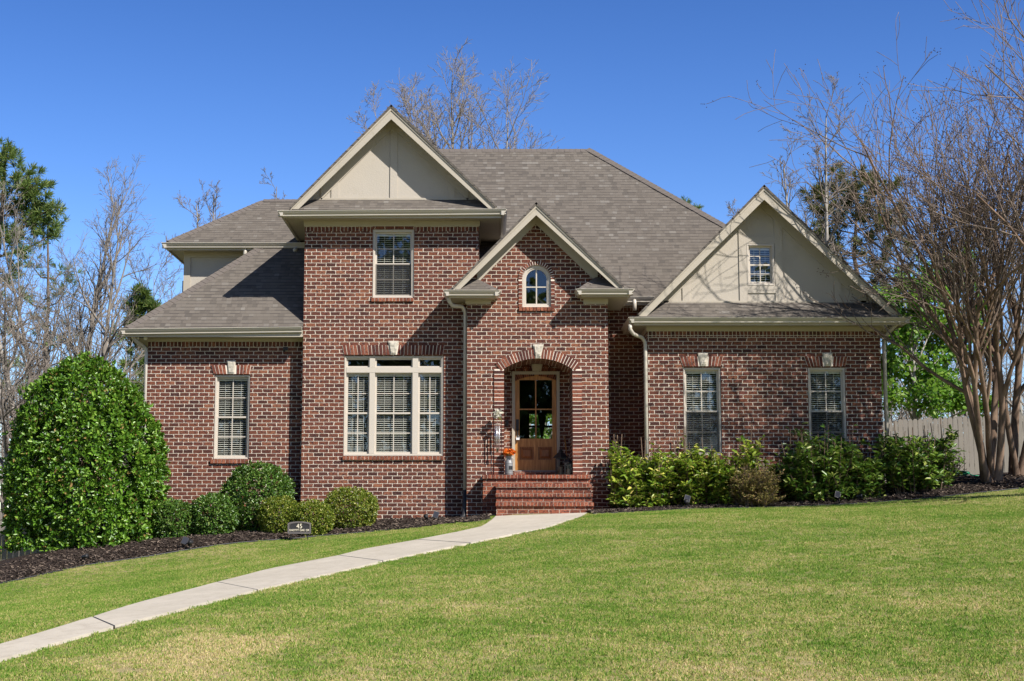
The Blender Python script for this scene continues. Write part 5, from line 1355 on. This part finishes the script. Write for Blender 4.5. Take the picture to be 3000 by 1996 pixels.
# green leafy trees beyond the fence -----------------------------------------
def leafy(lab, px, py_top, Y, spots, n, seed, size=.12, mat='spring', r=.12, group='green trees beyond the fence', name='leafy_tree', spread=1.0):
    Rn = random.Random(seed); b = P(px, 1500, Y); base = V((b.x, Y, gz(b.x, Y))); e = empty(name, base, lab, 'tree', group); tm = MB()
    H = P(px, py_top, Y).z - base.z
    tm.tube([(0, 0, -.2), (Rn.uniform(-.2, .2), 0, H * .3), (Rn.uniform(-.25, .25), 0, H * .6), (0, 0, H * .93)], [r, r * .75, r * .45, .02], 7, cap=False)
    Pp, Dd = [], []
    per = n // len(spots)
    for (cx, cy, rad) in spots:
        q = P(cx, cy, Y); cc = V((q.x - base.x, Rn.uniform(-1, 1) * spread, q.z - base.z)); o = V((0, 0, max(.4, cc.z * .72 - abs(cc.x) * .25)))
        tm.tube([o, o.lerp(cc, .55) + V((0, 0, .12)), cc], [r * .35, r * .2, .012], 5, cap=False)
        tw = []
        for k in range(14):
            a = V((Rn.gauss(0, 1), Rn.gauss(0, 1), Rn.gauss(0, .8))).normalized() * rad * Rn.uniform(.5, 1.1)
            tm.tube([cc - a * .1, cc + a * .5 + V((0, 0, .05)), cc + a], [.012, .008, .004], 3, cap=False); tw.append(a)
        for k in range(per):
            a = tw[int(Rn.random() * len(tw))] * Rn.random() ** .6 + V((Rn.gauss(0, 1), Rn.gauss(0, 1), Rn.gauss(0, 1))) * .13 * rad
            Pp.append(cc + a); Dd.append(V((Rn.gauss(0, 1), Rn.gauss(0, 1), Rn.gauss(-.3, .8))))
    tm.build('trunk', M['barkgrey'], e, smooth=True); N = len(Pp)
    leaves('crown', np.array(Pp), np.array(Dd), rg.normal(0, 1, (N, 3)) + np.array([0, -.3, .7]), size * (.6 + .7 * rg.random(N)), M[mat], e, .62, .1)
leafy('bright green tree filling the gap between house corner and crape myrtle', 2690, 830, 47, [(2620, 880, .8), (2660, 850, .8), (2710, 860, .9), (2640, 930, .9), (2700, 920, .9), (2760, 930, .9), (2620, 980, .8), (2680, 990, 1.0), (2750, 1010, 1.0), (2810, 1000, .7), (2610, 1070, .8), (2670, 1090, .9), (2740, 1100, .9), (2800, 1110, .8), (2630, 1160, .9), (2700, 1180, .9), (2780, 1190, .9), (2840, 1190, .6)], 9500, 61, .15)
leafy('bright green tree top behind the crape myrtle branches', 2790, 740, 50, [(2745, 790, .7), (2800, 770, .7), (2840, 820, .6), (2780, 850, .8), (2720, 830, .5), (2860, 900, .6), (2850, 980, .6), (2900, 1010, .5)], 3400, 62, .14)
leafy('green shrub tree seen through the door glass', 1600, 1190, 50, [(1560, 1220, .5), (1600, 1215, .5), (1640, 1225, .5), (1575, 1260, .5), (1620, 1270, .5), (1650, 1260, .4), (1560, 1300, .5), (1600, 1310, .5)], 2600, 63, .12)

# crape myrtle --------------------------------------------------------------
def crape(lab, px, py, Y, stems, seed, name='crape_myrtle', group='crape myrtle trees on the right', c_over=None, limbs=()):
    Rn = random.Random(seed); b = P(px, py, Y); base = V((b.x, Y, gz(b.x, Y))); e = empty(name, base, lab, 'tree', group); tm, cm = MB(), MB(); tips = []
    c = dict(levels=5, segs=[6, 6, 5, 4, 3], taper=[.5, .32, .35, .4, .5], wob=[.05, .09, .10, .12, .14], up=[.02, .055, .05, .04, .02], tl=2, sides=[8, 6, 5, 3, 3],
             kids=[5, 5, 5, 3], start=[.38, .25, .22, .2], ang=[27, 27, 30, 34], ratio=[.98, .60, .50, .5], shape=[.30, .45, .4, .3], rr=[.6, .5, .5, .55], rmin=.0055)
    if c_over: c.update(c_over)
    for (bx, by, tx, ty, dy, L, r) in stems:
        o = P(bx, by, Y); o = V((o.x - base.x, rnd.uniform(-.12, .12), -.1)); t = P(tx, ty, Y + dy); t = V((t.x - base.x, dy, t.z - base.z))
        d = (t - o).normalized()
        # root flare
        tm.tube([o + V((0, 0, -.05)) - d * 0 + V((rnd.uniform(-.06, .06), 0, 0)), o + d * .22, o + d * .55], [r * 1.7, r * 1.15, r], 8, cap=False)
        grow(tm, cm, o + d * .5, d, (t - o).length * L, r, 0, c, Rn, tips)
    for a, b2, r in limbs:
        a, b2 = V(a) - base, V(b2) - base; grow(tm, cm, a, (b2 - a).normalized(), (b2 - a).length, r, 1, c, Rn, tips)
    tm.build('trunk', M['barkmyrtle'], e, smooth=True); cr = cm.build('crown', M['twigmyrtle'], e, smooth=True)
    pm_ = MB()
    for (p, d, q) in tips:
        if Rn.random() < .16:
            for k in range(5): pm_.ball(p + V((Rn.gauss(0, .05), Rn.gauss(0, .05), Rn.gauss(0, .05))), .011, n=5, m=4)
    pm_.build('seed_pods', M['pod'], cr)
    return e
Ym = 32.3
crape('big multi stemmed crape myrtle with smooth brown trunks before the fence', 2905, 1405, Ym,
      [(2892, 1405, 2852, 1150, -.3, 1.7, .075), (2906, 1405, 2905, 1150, .3, 1.85, .09), (2918, 1405, 2945, 1150, -.3, 1.75, .085), (2894, 1405, 2818, 1130, -.8, 1.4, .07), (2910, 1405, 2882, 1150, -1.0, 1.4, .07), (2888, 1405, 2850, 1155, -1.2, 1.6, .07)], 71, limbs=[((10.05, 32.0, 5.6), (7.5, 30.5, 9.6), .05), ((9.95, 31.9, 5.1), (6.9, 30.6, 8.3), .045)])
crape('crape myrtle cut off by the right edge of the photo', 2985, 1400, Ym + .5,
      [(2968, 1400, 2968, 1150, .3, 1.8, .10), (2990, 1400, 3030, 1150, -.3, 1.8, .10), (2978, 1400, 2945, 1150, -.7, 1.6, .07)], 72)
crape('crape myrtle reaching in at the top right corner', 3440, 1400, 29.0,
      [(3430, 1400, 3330, 900, .8, 1.25, .10), (3440, 1400, 3420, 850, -.8, 1.3, .11), (3450, 1400, 3540, 900, .3, 1.2, .10), (3435, 1400, 3300, 950, -.6, 1.15, .08)], 73, c_over=dict(kids=[5, 5, 5, 3]))

# woods across the street, behind the photographer: what the window glass mirrors
for i, (x, y, h, rr_) in enumerate(((-14, -26, 19, 4.6), (-6, -30, 24, 4.8), (2, -27, 18, 4.6), (10, -31, 22, 5.0), (18, -27, 19, 4.6), (-22, -30, 21, 4.8))):
    e = empty('street_tree', (x, y, gz(x, y)), ['broad dark evergreen', 'tallest evergreen', 'short evergreen', 'wide leaning evergreen', 'thin topped evergreen', 'round headed evergreen'][i] + ' across the street, mirrored in the window glass', 'tree', 'trees across the street')
    tm = MB(); tm.tube([(0, 0, -.3), (.2, .1, h * .5), (0, 0, h * .95)], [.3, .2, .04], 8, cap=False)
    N = 3600; a = unit(rg.normal(0, 1, (N, 3))) * (rg.random(N)[:, None] ** .4); pos = a * np.array([rr_, rr_, h * .38]) + np.array([0, 0, h * .6])
    for k in range(24):
        q = V(tuple(pos[k * 100])); tm.tube([(0, 0, q.z * .7), q], [.09, .02], 4, cap=False)
    tm.build('trunk', M['barkpine'], e, smooth=True)
    leaves('crown', pos, rg.normal(0, 1, (N, 3)), rg.normal(0, 1, (N, 3)), .55 * (.6 + .8 * rg.random(N)), M['needle'], e, .6, .1)

# far woods that read as one mass low behind everything
Rn = random.Random(99); m = MB()
for i in range(300):
    y = Rn.uniform(72, 105); x = Rn.uniform(-.42, .48) * y; h = Rn.uniform(5.5, 10.5) * (1.25 if x < -12 else 1); z = gz(x, y) - .3
    lean = Rn.uniform(-.6, .6); tp = V((x + lean, y, z + h)); bs = V((x, y, z))
    m.tube([bs, bs.lerp(tp, .5) + V((Rn.uniform(-.2, .2), 0, 0)), tp], [.11, .07, .015], 4, cap=False)
    for k in range(17):
        t = Rn.uniform(.15, .95); o = bs.lerp(tp, t); a = Rn.uniform(0, 6.28); L = (1.1 - t) * h * Rn.uniform(.25, .5)
        q = o + V((math.cos(a) * L, math.sin(a) * L * .5, L * Rn.uniform(.5, 1.1))); m.tube([o, o.lerp(q, .5) + V((0, 0, -.1 * L)), q], [.03, .02, .008], 3, cap=False)
        for j in range(5):
            u = Rn.uniform(.2, 1); o2 = o.lerp(q, u); q2 = o2 + V((Rn.gauss(0, .5), Rn.gauss(0, .4), Rn.uniform(.2, .9))) * L * .5; m.tube([o2, q2], [.013, .006], 3, cap=False)
tag(m.build('distant_woods', M['barktwig']), 'hazy mass of bare woodland far beyond the house and fence', 'woods', kind='stuff')

# ================================================================== fences
def plank_mat():
    t = NT('weathered_pine'); o = t.tc(); r = t.isl()
    mp = t.n('ShaderNodeMapping', {0: o, 'Scale': (16, 16, 1.0)}).outputs[0]
    n = t.noise(mp, 3, 5, .65)
    c = t.mix(n, (.12, .108, .096), (.27, .248, .222)); c = t.mix(t.math('MULTIPLY', r, .75), c, (.20, .18, .155))
    c = t.mix(t.ramp(t.noise(o, 9, 3), [(.68, (0, 0, 0)), (.74, (1, 1, 1))]), c, (.12, .09, .07))
    return t.done(t.bsdf(c, .9, .15, n, .5, .01))
M['plank'] = plank_mat()
def fence(x0, x1, Y, h, lab, seed):
    Rn = random.Random(seed); c = V(((x0 + x1) / 2, Y, gz((x0 + x1) / 2, Y))); e = empty('wooden_fence', c, lab, 'fence', 'wooden fences')
    x = x0; m = MB(); w = .140
    while x < x1:
        z = gz(x + w / 2, Y) - c.z; j = Rn.uniform(-.025, .025); y = Rn.uniform(-.006, .006); a, b = x - c.x, x + w - .013 - c.x; t = z + h + j
        m.prism([(a, y, z - .05), (b, y, z - .05), (b, y, t - .045), (b - .035, y, t), (a + .035, y, t), (a, y, t - .045)], (0, .016, 0)); x += w
    m.build('picket', M['plank'], e)
    m = MB()
    for f_ in (.25, .85):
        xx = x0
        while xx < x1 - .01:
            xe = min(xx + 2.4, x1); za, zb_ = gz(xx, Y) - c.z + h * f_, gz(xe, Y) - c.z + h * f_
            m.prism([(xx - c.x, .03, za), (xe - c.x, .03, zb_), (xe - c.x, .03, zb_ + .09), (xx - c.x, .03, za + .09)], (0, .038, 0)); xx = xe
    m.build('rail', M['plank'], e)
    xx = x0
    while xx <= x1:
        m = MB(); z = gz(xx, Y) - c.z; m.box(xx - c.x - .045, xx - c.x + .045, .07, .16, z - .1, z + h + .02); m.build('post', M['plank'], e); xx += 2.4
    return e
fence(X(2560, 1300, 43), X(3100, 1300, 43) + 2.5, 43.0, 1.86, 'weathered grey picket fence right of the house behind the shrubs', 3)
fence(-17, X(440, 1500, 36.5), 36.5, 1.8, 'weathered fence at the left edge behind the huge bush', 4)

# ================================================================== things by the door
zl_ = zland
def fx(px, py, Y): return P(px, py, Y)
# milk can
Yq = YE - .12
q = fx(1491, 1391, Yq); s_ = (X(1503, 1390, Yq) - X(1480, 1390, Yq)) / 2 * 1.02; h_ = Z(1337, Yq) - zl_
M['galv'] = plain('galvanised_steel', (.24, .24, .24), .5, .4, .16, 6, .1, 40, metal=.35)
can = empty('milk_can', (q.x, Yq, zl_), 'galvanised milk can with a dark label beside the front door', 'milk can')
m = MB(); m.lathe([(s_ * .96, .0), (s_, .01), (s_, h_ * .62), (s_ * .97, h_ * .66), (s_ * .70, h_ * .80), (s_ * .66, h_ * .92), (s_ * .80, h_ * .97), (s_ * .82, h_), (s_ * .70, h_), (s_ * .62, h_ * .9)], n=22); m.build('can_body', M['galv'], can, smooth=True)
m = MB()
for z in (.10, .60): m.lathe([(s_ * 1.0, h_ * z), (s_ * 1.03, h_ * z + .004), (s_ * 1.03, h_ * z + .012), (s_ * 1.0, h_ * z + .016)], n=22)
m.build('hoop', M['galv'], can)
for sg in (-1, 1):
    m = MB(); m.tube([(sg * s_ * .68, 0, h_ * .93), (sg * s_ * 1.02, 0, h_ * .88), (sg * s_ * 1.08, 0, h_ * .76), (sg * s_ * .93, 0, h_ * .68)], .007, 6); m.build('handle', M['galv'], can)
m = MB()
a0, a1 = R(-92), R(-28)
for i in range(6):
    u0, u1 = a0 + (a1 - a0) * i / 6, a0 + (a1 - a0) * (i + 1) / 6
    m.face([(s_ * 1.012 * math.cos(u0), s_ * 1.012 * math.sin(u0), h_ * .28), (s_ * 1.012 * math.cos(u1), s_ * 1.012 * math.sin(u1), h_ * .28), (s_ * 1.012 * math.cos(u1), s_ * 1.012 * math.sin(u1), h_ * .48), (s_ * 1.012 * math.cos(u0), s_ * 1.012 * math.sin(u0), h_ * .48)])
m.build('label_plate', M['black'], can)
M['orange'] = leaf_mat('orange_petal', [(0, (.55, .10, .012)), (.5, (.75, .18, .02)), (1, (.85, .32, .06))], .6, .2, .35, (.9, .3, .05))
fl = empty('flower_bunch', (q.x + .01, Yq, zl_ + h_ - .06), 'bunch of bright orange flowers standing in the milk can', 'flowers')
m = MB(); Pp, Dd, Nn = [], [], []
for i in range(30):
    a = rnd.uniform(0, 6.283); r = .12 * math.sqrt(rnd.random()); t = V((r * math.cos(a), r * math.sin(a), .17 - r * .35 + rnd.uniform(-.04, .05)))
    m.tube([(0, 0, -.05), t * .5 + V((0, 0, .02)), t], .003, 4)
    for k in range(16):
        d = V((rnd.gauss(0, 1), rnd.gauss(0, 1), rnd.gauss(.3, .7))).normalized(); Pp.append(t + d * .004); Dd.append(d); Nn.append(V((rnd.gauss(0, .5), rnd.gauss(0, .5), 1)))
m.build('stem', M['laurel'], fl); leaves('petals', np.array(Pp), np.array(Dd), np.array(Nn), .046 * (.7 + .5 * rg.random(len(Pp))), M['orange'], fl, .7, .1)
# wind chime on a shepherd's hook
Yh = YE - .20
q = fx(1468.5, 1391, Yh); qt = fx(1457, 1205, Yh); ct = fx(1457, 1242, Yh)
e = empty('garden_hook', (q.x, Yh, zl_), 'thin black shepherd hook standing on the brick landing left of the door', 'hook')
m = MB(); H = qt.z - zl_ + .10; dx = qt.x - q.x
m.tube([(0, 0, 0), (0, 0, H - .12)] + [((dx / 2) + (-dx / 2) * math.cos(R(a)), 0, H - .12 + .07 * math.sin(R(a))) for a in (30, 60, 90, 120, 150, 180)] + [(dx, 0, H - .17), (dx - .015, 0, H - .19)], .0075, 7); m.build('pole', M['black'], e, smooth=True)
m = MB(); m.tube([(-.1, 0, .012), (.1, 0, .012)], .008, 6); m.tube([(0, -.1, .012), (0, .1, .012)], .008, 6); m.build('foot', M['black'], e)
ch = empty('wind_chime', (ct.x, Yh, ct.z), 'wind chime of pale metal tubes hanging from the hook', 'wind chime')
M['alu'] = plain('brushed_tube', (.62, .60, .60), .3, .5, .05, 4, metal=.7)
m = MB(); m.lathe([(.062, -.012), (.066, -.008), (.066, .006), (.03, .012)], n=16); m.tube([(0, 0, .01), (0, 0, qt.z - ct.z - .07)], .003, 4); m.build('top_disc', plain('chime_wood', (.30, .24, .20), .5), ch)
for i in range(6):
    a = i * 1.047 + .3; L = .34 + .03 * i; m = MB(); x, y = .048 * math.cos(a), .048 * math.sin(a)
    m.tube([(x, y, -.01), (x, y, -.05)], .0015, 4); m.tube([(x, y, -.05), (x, y, -.05 - L)], .0095, 8); m.build('chime_tube', M['alu'], ch, smooth=True)
m = MB(); m.tube([(0, 0, -.01), (0, 0, -.52)], .002, 4); m.lathe([(.022, -.22), (.026, -.215), (.022, -.20)], n=12); m.box(-.028, .028, -.002, .002, -.60, -.51); m.build('clapper', plain('clapper_wood', (.12, .08, .05), .6), ch)
M['cream'] = leaf_mat('cream_ribbon', [(0, (.55, .52, .45)), (.6, (.72, .68, .60)), (1, (.50, .52, .35))], .6, .2, .3, (.7, .68, .6))
bw = empty('flower_spray', (qt.x, Yh - .04, fx(1457, 1213, Yh).z), 'cream flower spray tied above the wind chime', 'flowers')
N = 70; a = unit(rg.normal(0, 1, (N, 3))); pos = a * rg.random(N)[:, None] * np.array([.06, .05, .05])
leaves('petals', pos, a + rg.normal(0, .4, (N, 3)), rg.normal(0, 1, (N, 3)) + np.array([0, -.8, .5]), .075 * (.6 + .7 * rg.random(N)), M['cream'], bw, .55, .1)
m = MB()
for sx in (-.02, .03, .06): m.tube([(0, 0, 0), (sx, -.02, -.07), (sx * 1.6, -.01, -.16)], [.008, .006, .002], 5)
m.build('stem', M['laurel'], bw)
# lanterns
M['lgl'] = glass_mat('lantern_glass', (.62, .60, .56), .2)
M['wax'] = plain('candle_wax', (.72, .62, .46), .5, .3, .04)
def lantern(px, py, Y, w, h, lab):
    q = fx(px, py, Y); e = empty('lantern', (q.x, Y, zl_), lab, 'lantern', 'lanterns by the door'); b = h * .62; u = w / 2
    m = MB(); m.box(-u, u, -u, u, .0, .025); m.box(-u, u, -u, u, b - .02, b)
    for sx in (-1, 1):
        for sy in (-1, 1): m.box(sx * u - (.014 if sx > 0 else 0), sx * u + (0 if sx > 0 else .014), sy * u - (.014 if sy > 0 else 0), sy * u + (0 if sy > 0 else .014), .025, b - .02)
    for sx in (-.33, .33):
        m.box(sx * u - .004, sx * u + .004, -u, -u + .006, .025, b - .02); m.box(-u, -u + .006, sx * u - .004, sx * u + .004, .025, b - .02)
    m.build('frame', M['black'], e)
    m = MB(); r2 = 1.42
    m.lathe([(u * r2, b), (u * r2 * 1.05, b + .012), (u * .75, b + h * .16), (u * .42, b + h * .20), (u * .42, b + h * .26), (u * .1, b + h * .30)], n=4); m.build('lantern_roof', M['black'], e)
    m = MB(); m.tube([(.03 * math.cos(R(t)), 0, b + h * .33 + .035 * math.sin(R(t))) for t in range(-60, 241, 25)], .004, 5); m.build('ring', M['black'], e)
    m = MB()
    for a_, c_ in (((-u + .01, -u + .008), (u - .01, -u + .008)), ((-u + .008, -u + .01), (-u + .008, u - .01)), ((u - .008, -u + .01), (u - .008, u - .01))): m.face([(a_[0], a_[1], .026), (c_[0], c_[1], .026), (c_[0], c_[1], b - .021), (a_[0], a_[1], b - .021)])
    m.build('pane', M['lgl'], e)
    cd = tag(MB_c(q.x, Y, zl_ + .026, u * .45, b * .45).build('candle', M['wax'], None, smooth=False), 'cream pillar candle inside the ' + ('taller' if h > .5 else 'shorter') + ' black lantern', 'candle', 'candles in the lanterns')
    return e
def MB_c(x, y, z, r, h):
    m = MB(); m.lathe([(r, 0), (r, h - .004), (r * .92, h), (r * .3, h - .008)], (x, y, z), 14); m.tube([(x, y, z + h - .01), (x + .002, y, z + h + .012)], .0015, 4); return m
lantern(1643, 1391, YE + .42, .215, .62, 'tall black metal lantern beside the right edge of the door')
lantern(1665.5, 1391, YE + .16, .165, .41, 'short black metal lantern with a lit looking cream candle in the corner'.replace('lit looking ', ''))
a_, b_ = fx(1668, 1391, YE + .75), fx(1654, 1277, YD - .05)
m = MB(); m.tube([(0, 0, .012), V((b_.x - a_.x, b_.y - a_.y, b_.z - zl_)) * .5, V((b_.x - a_.x, b_.y - a_.y, b_.z - zl_))], [.013, .012, .014], 8)
o = m.build('walking_stick', M['wood'], None, smooth=True); o.location = (a_.x, a_.y, zl_); tag(o, 'wooden stick leaning in the right corner of the entry niche', 'stick')
q = fx(1517, 1283, Yd - .055)
lk = empty('key_lock_box', (q.x, q.y, q.z), 'small pale lock box hanging on the door handle', 'lock box')
m = MB(); m.box(-.036, .036, -.02, .02, -.045, .012); m.build('body', plain('lock_grey', (.66, .68, .70), .4, .5), lk)
m = MB(); m.tube([(-.024, 0, .01), (-.024, 0, .04), (0, 0, .058), (.024, 0, .04), (.024, 0, .01)], .005, 6); m.build('shackle', M['alu'], lk)
m = MB(); m.box(-.026, .026, -.0215, -.0195, -.004, .006); m.build('keypad', M['black'], lk)

# ================================================================== garden things
# address sign
Ys = 30.35
q0, q1 = P(842.5, 1564, Ys), P(910.5, 1564, Ys); q = P(876.5, 1584, Ys); zt = P(876, 1528, Ys).z; zc_ = P(876, 1534.5, Ys).z; zq = q0.z
gsz = gz(q.x, Ys)
sg = empty('address_sign', (q.x, Ys, gsz), 'black arched address plaque on two legs at the bed edge', 'sign')
W2 = (q1.x - q0.x) / 2; B = zq - gsz; T = zt - gsz; Sh = zc_ - gsz
def arched(ins):
    w = W2 - ins; t0 = Sh - ins * .9; t1 = T - ins
    return [(-w, B + ins), (w, B + ins)] + [(w * math.cos(R(a)), t0 + (t1 - t0) * math.sin(R(a)) ** 1.0) for a in range(0, 181, 12)]
m = MB(); m.wall(arched(0), [], -.0, .022); m.build('plaque', plain('sign_black', (.025, .024, .026), .55, .4), sg)
m = MB(); m.wall(arched(.0), [arched(.026)], -.014, -.0005); m.wall(arched(.031), [arched(.036)], -.008, -.0005); m.build('border', plain('sign_border', (.13, .115, .115), .4, .5, .2, 20), sg)
for x in (-W2 * .72, W2 * .72):
    m = MB(); m.tube([(x, .01, -.1), (x, .01, B + .05)], .009, 6); m.build('leg', M['black'], sg)
M['letters'] = plain('sign_letters', (.66, .60, .47), .5, .3)
def text_mesh(txt, size, loc, parent, name, cond=1.0):
    cu = bpy.data.curves.new(name, 'FONT'); cu.body = txt; cu.size = size; cu.align_x = 'CENTER'; cu.align_y = 'CENTER'; cu.extrude = .003; cu.offset = .0012; cu.space_character = 1.06; cu.space_word = 1.5
    t = bpy.data.objects.new(name, cu); C.objects.link(t); bpy.context.view_layer.update()
    me = bpy.data.meshes.new_from_object(t.evaluated_get(bpy.context.evaluated_depsgraph_get())); bpy.data.objects.remove(t); bpy.data.curves.remove(cu)
    me.materials.clear(); me.materials.append(M['letters'])
    Mx = Matrix.Rotation(math.pi / 2, 4, 'X') @ Matrix.Diagonal((cond, 1, 1, 1)); me.transform(Mx)
    o = link(name, me, parent); o.location = loc; return o
text_mesh('45', .125, (0, -.004, B + (T - B) * .60), sg, 'house_number', .9)
text_mesh('KNOTTY OAK CIR', .052, (0, -.004, B + (T - B) * .28), sg, 'street_name', .84)

# solar spotlights
M['solar'] = plain('solar_cell', (.03, .032, .042), .9, .1, .1, 30)
def spot(px, py, Y, lab, az, tilt, panel=(-.10, .05, .16), head=True, rz=0):
    p = P(px, py, Y); b = V((p.x, Y, gz(p.x, Y) + .03)); e = empty('solar_spotlight', b, lab, 'garden light', 'solar garden lights', rz)
    m = MB(); m.tube([(0, 0, -.08), (0, 0, .09)], .011, 6); m.build('stake', M['blackpl'], e)
    if head:
        d = V((math.sin(R(az)) * math.cos(R(tilt)), -math.cos(R(az)) * math.cos(R(tilt)), math.sin(R(tilt)))); c = V((0, 0, .10))
        m = MB(); m.tube([c - d * .06, c - d * .05, c + d * .03, c + d * .065, c + d * .066, c + d * .055], [.02, .034, .038, .052, .045, .04], 12); h = m.build('lamp_head', M['blackpl'], e, smooth=True)
        m = MB(); m.tube([c + d * .050, c + d * .054], .042, 12); m.build('lens', M['lampglass'], h)
    if panel:
        Mx = Matrix.Translation(V(panel)) @ Matrix.Rotation(R(18), 4, 'Y') @ Matrix.Rotation(R(62), 4, 'X')
        m = MB(); m.box(-.058, .058, -.075, .075, -.012, .006, M=Mx); m.tube([(0, 0, .05), V(panel) - V((0, 0, .02))], .008, 6); s = m.build('solar_panel', M['blackpl'], e)
        m = MB(); m.box(-.05, .05, -.066, .066, .0062, .0085, M=Mx); m.build('solar_cell', M['solar'], s)
    return e
spot(556, 1592, 29.4, 'black solar spotlight before the small dark green bushes', 30, 35, (-.10, .04, .15))
spot(247, 1655, 28.5, 'black spotlight lying low in the mulch under the huge bush', 70, 12, None)
spot(1249, 1540, 32.1, 'black solar spotlight by the foot of the tower wall', -10, 30, None)
spot(1277, 1527, 32.45, 'flat solar panel on a stake behind the tower spotlight', 0, 0, (0, 0, .12), head=False)
spot(2012, 1489, 31.35, 'black solar spotlight before the yellow green shrub', -20, 40, (.02, .05, .19))
spot(2458, 1474, 31.55, 'square solar panel tilted on a thin stake before the dark shrubs', 0, 0, (-.02, 0, .17), head=False)
spot(2517, 1470, 31.7, 'small round black spotlight in the mulch before the dark shrubs', 80, 15, None)
# hose
q = P(2806, 1436, 33.3); b = V((q.x, 33.3, gz(q.x, 33.3) + .10)); M['hose'] = plain('hose_green', (.012, .19, .085), .4, .5, .08)
m = MB(); pts = []
for i in range(150):
    a = i * .16; r = .17 + .03 * math.sin(i * .9) + .0004 * i; pts.append((r * math.cos(a) * 1.15, r * math.sin(a) * .8, .02 + .0007 * i + .012 * math.sin(i * .37)))
pts += [(.3, -.1, .03), (.5, .05, .02), (.75, .0, .015)]
m.tube(pts, .013, 6); o = m.build('garden_hose', M['hose'], None, smooth=True); o.location = b; tag(o, 'coiled green garden hose on the mulch by the fence', 'hose')

# ================================================================== light, sky, camera
SUN = V((1.05, -1.0, 1.27)).normalized()
el = math.asin(SUN.z); azr = math.atan2(SUN.x, SUN.y)
L = bpy.data.lights.new('sun', 'SUN'); L.energy = 5.0; L.angle = R(.53); L.color = (1, .95, .88)
lo_ = bpy.data.objects.new('sun', L); C.objects.link(lo_); lo_.rotation_euler = (-SUN).to_track_quat('-Z', 'Y').to_euler(); lo_.location = SUN * 60
Wd = bpy.data.worlds.new('World'); S.world = Wd; Wd.use_nodes = True; nt = Wd.node_tree; nt.nodes.clear()
sk = nt.nodes.new('ShaderNodeTexSky'); sk.sky_type = 'NISHITA'; sk.sun_disc = False; sk.sun_elevation = el; sk.sun_rotation = azr
sk.altitude = 300; sk.air_density = 1.0; sk.dust_density = .25; sk.ozone_density = 4.0
hs = nt.nodes.new('ShaderNodeHueSaturation'); hs.inputs['Saturation'].default_value = 1.27; hs.inputs['Hue'].default_value = .517
bg = nt.nodes.new('ShaderNodeBackground'); bg.inputs[1].default_value = .085; wo = nt.nodes.new('ShaderNodeOutputWorld')
# a crisp dry sky: a little brighter low down, deeper towards the zenith
tcw = nt.nodes.new('ShaderNodeTexCoord'); spw = nt.nodes.new('ShaderNodeSeparateXYZ'); mr = nt.nodes.new('ShaderNodeMapRange')
mr.inputs['From Min'].default_value = .15; mr.inputs['From Max'].default_value = .75; mr.inputs['To Min'].default_value = 1.33; mr.inputs['To Max'].default_value = .34
nt.links.new(tcw.outputs['Generated'], spw.inputs[0]); nt.links.new(spw.outputs[2], mr.inputs['Value']); nt.links.new(mr.outputs[0], hs.inputs['Value'])
nt.links.new(sk.outputs[0], hs.inputs['Color']); nt.links.new(hs.outputs[0], bg.inputs[0]); nt.links.new(bg.outputs[0], wo.inputs[0])
cam = bpy.data.cameras.new('camera'); co = bpy.data.objects.new('camera', cam); C.objects.link(co); S.camera = co
co.location = (0, 0, CAMZ); co.rotation_euler = (math.pi / 2 + TH, 0, 0); cam.sensor_width = 36; cam.lens = FPX / 3000 * 36; cam.shift_x = (1500 - CX) / 3000; cam.shift_y = 0
cam.clip_start = .2; cam.clip_end = 600
vs = S.view_settings; vs.view_transform = 'Standard'; vs.look = 'None'; vs.exposure = .74; vs.gamma = 1; vs.use_curve_mapping = False
S.cycles.max_bounces = 8; S.cycles.diffuse_bounces = 3; S.cycles.glossy_bounces = 3; S.cycles.transparent_max_bounces = 16; S.cycles.transmission_bounces = 4
S.cycles.sample_clamp_indirect = 6
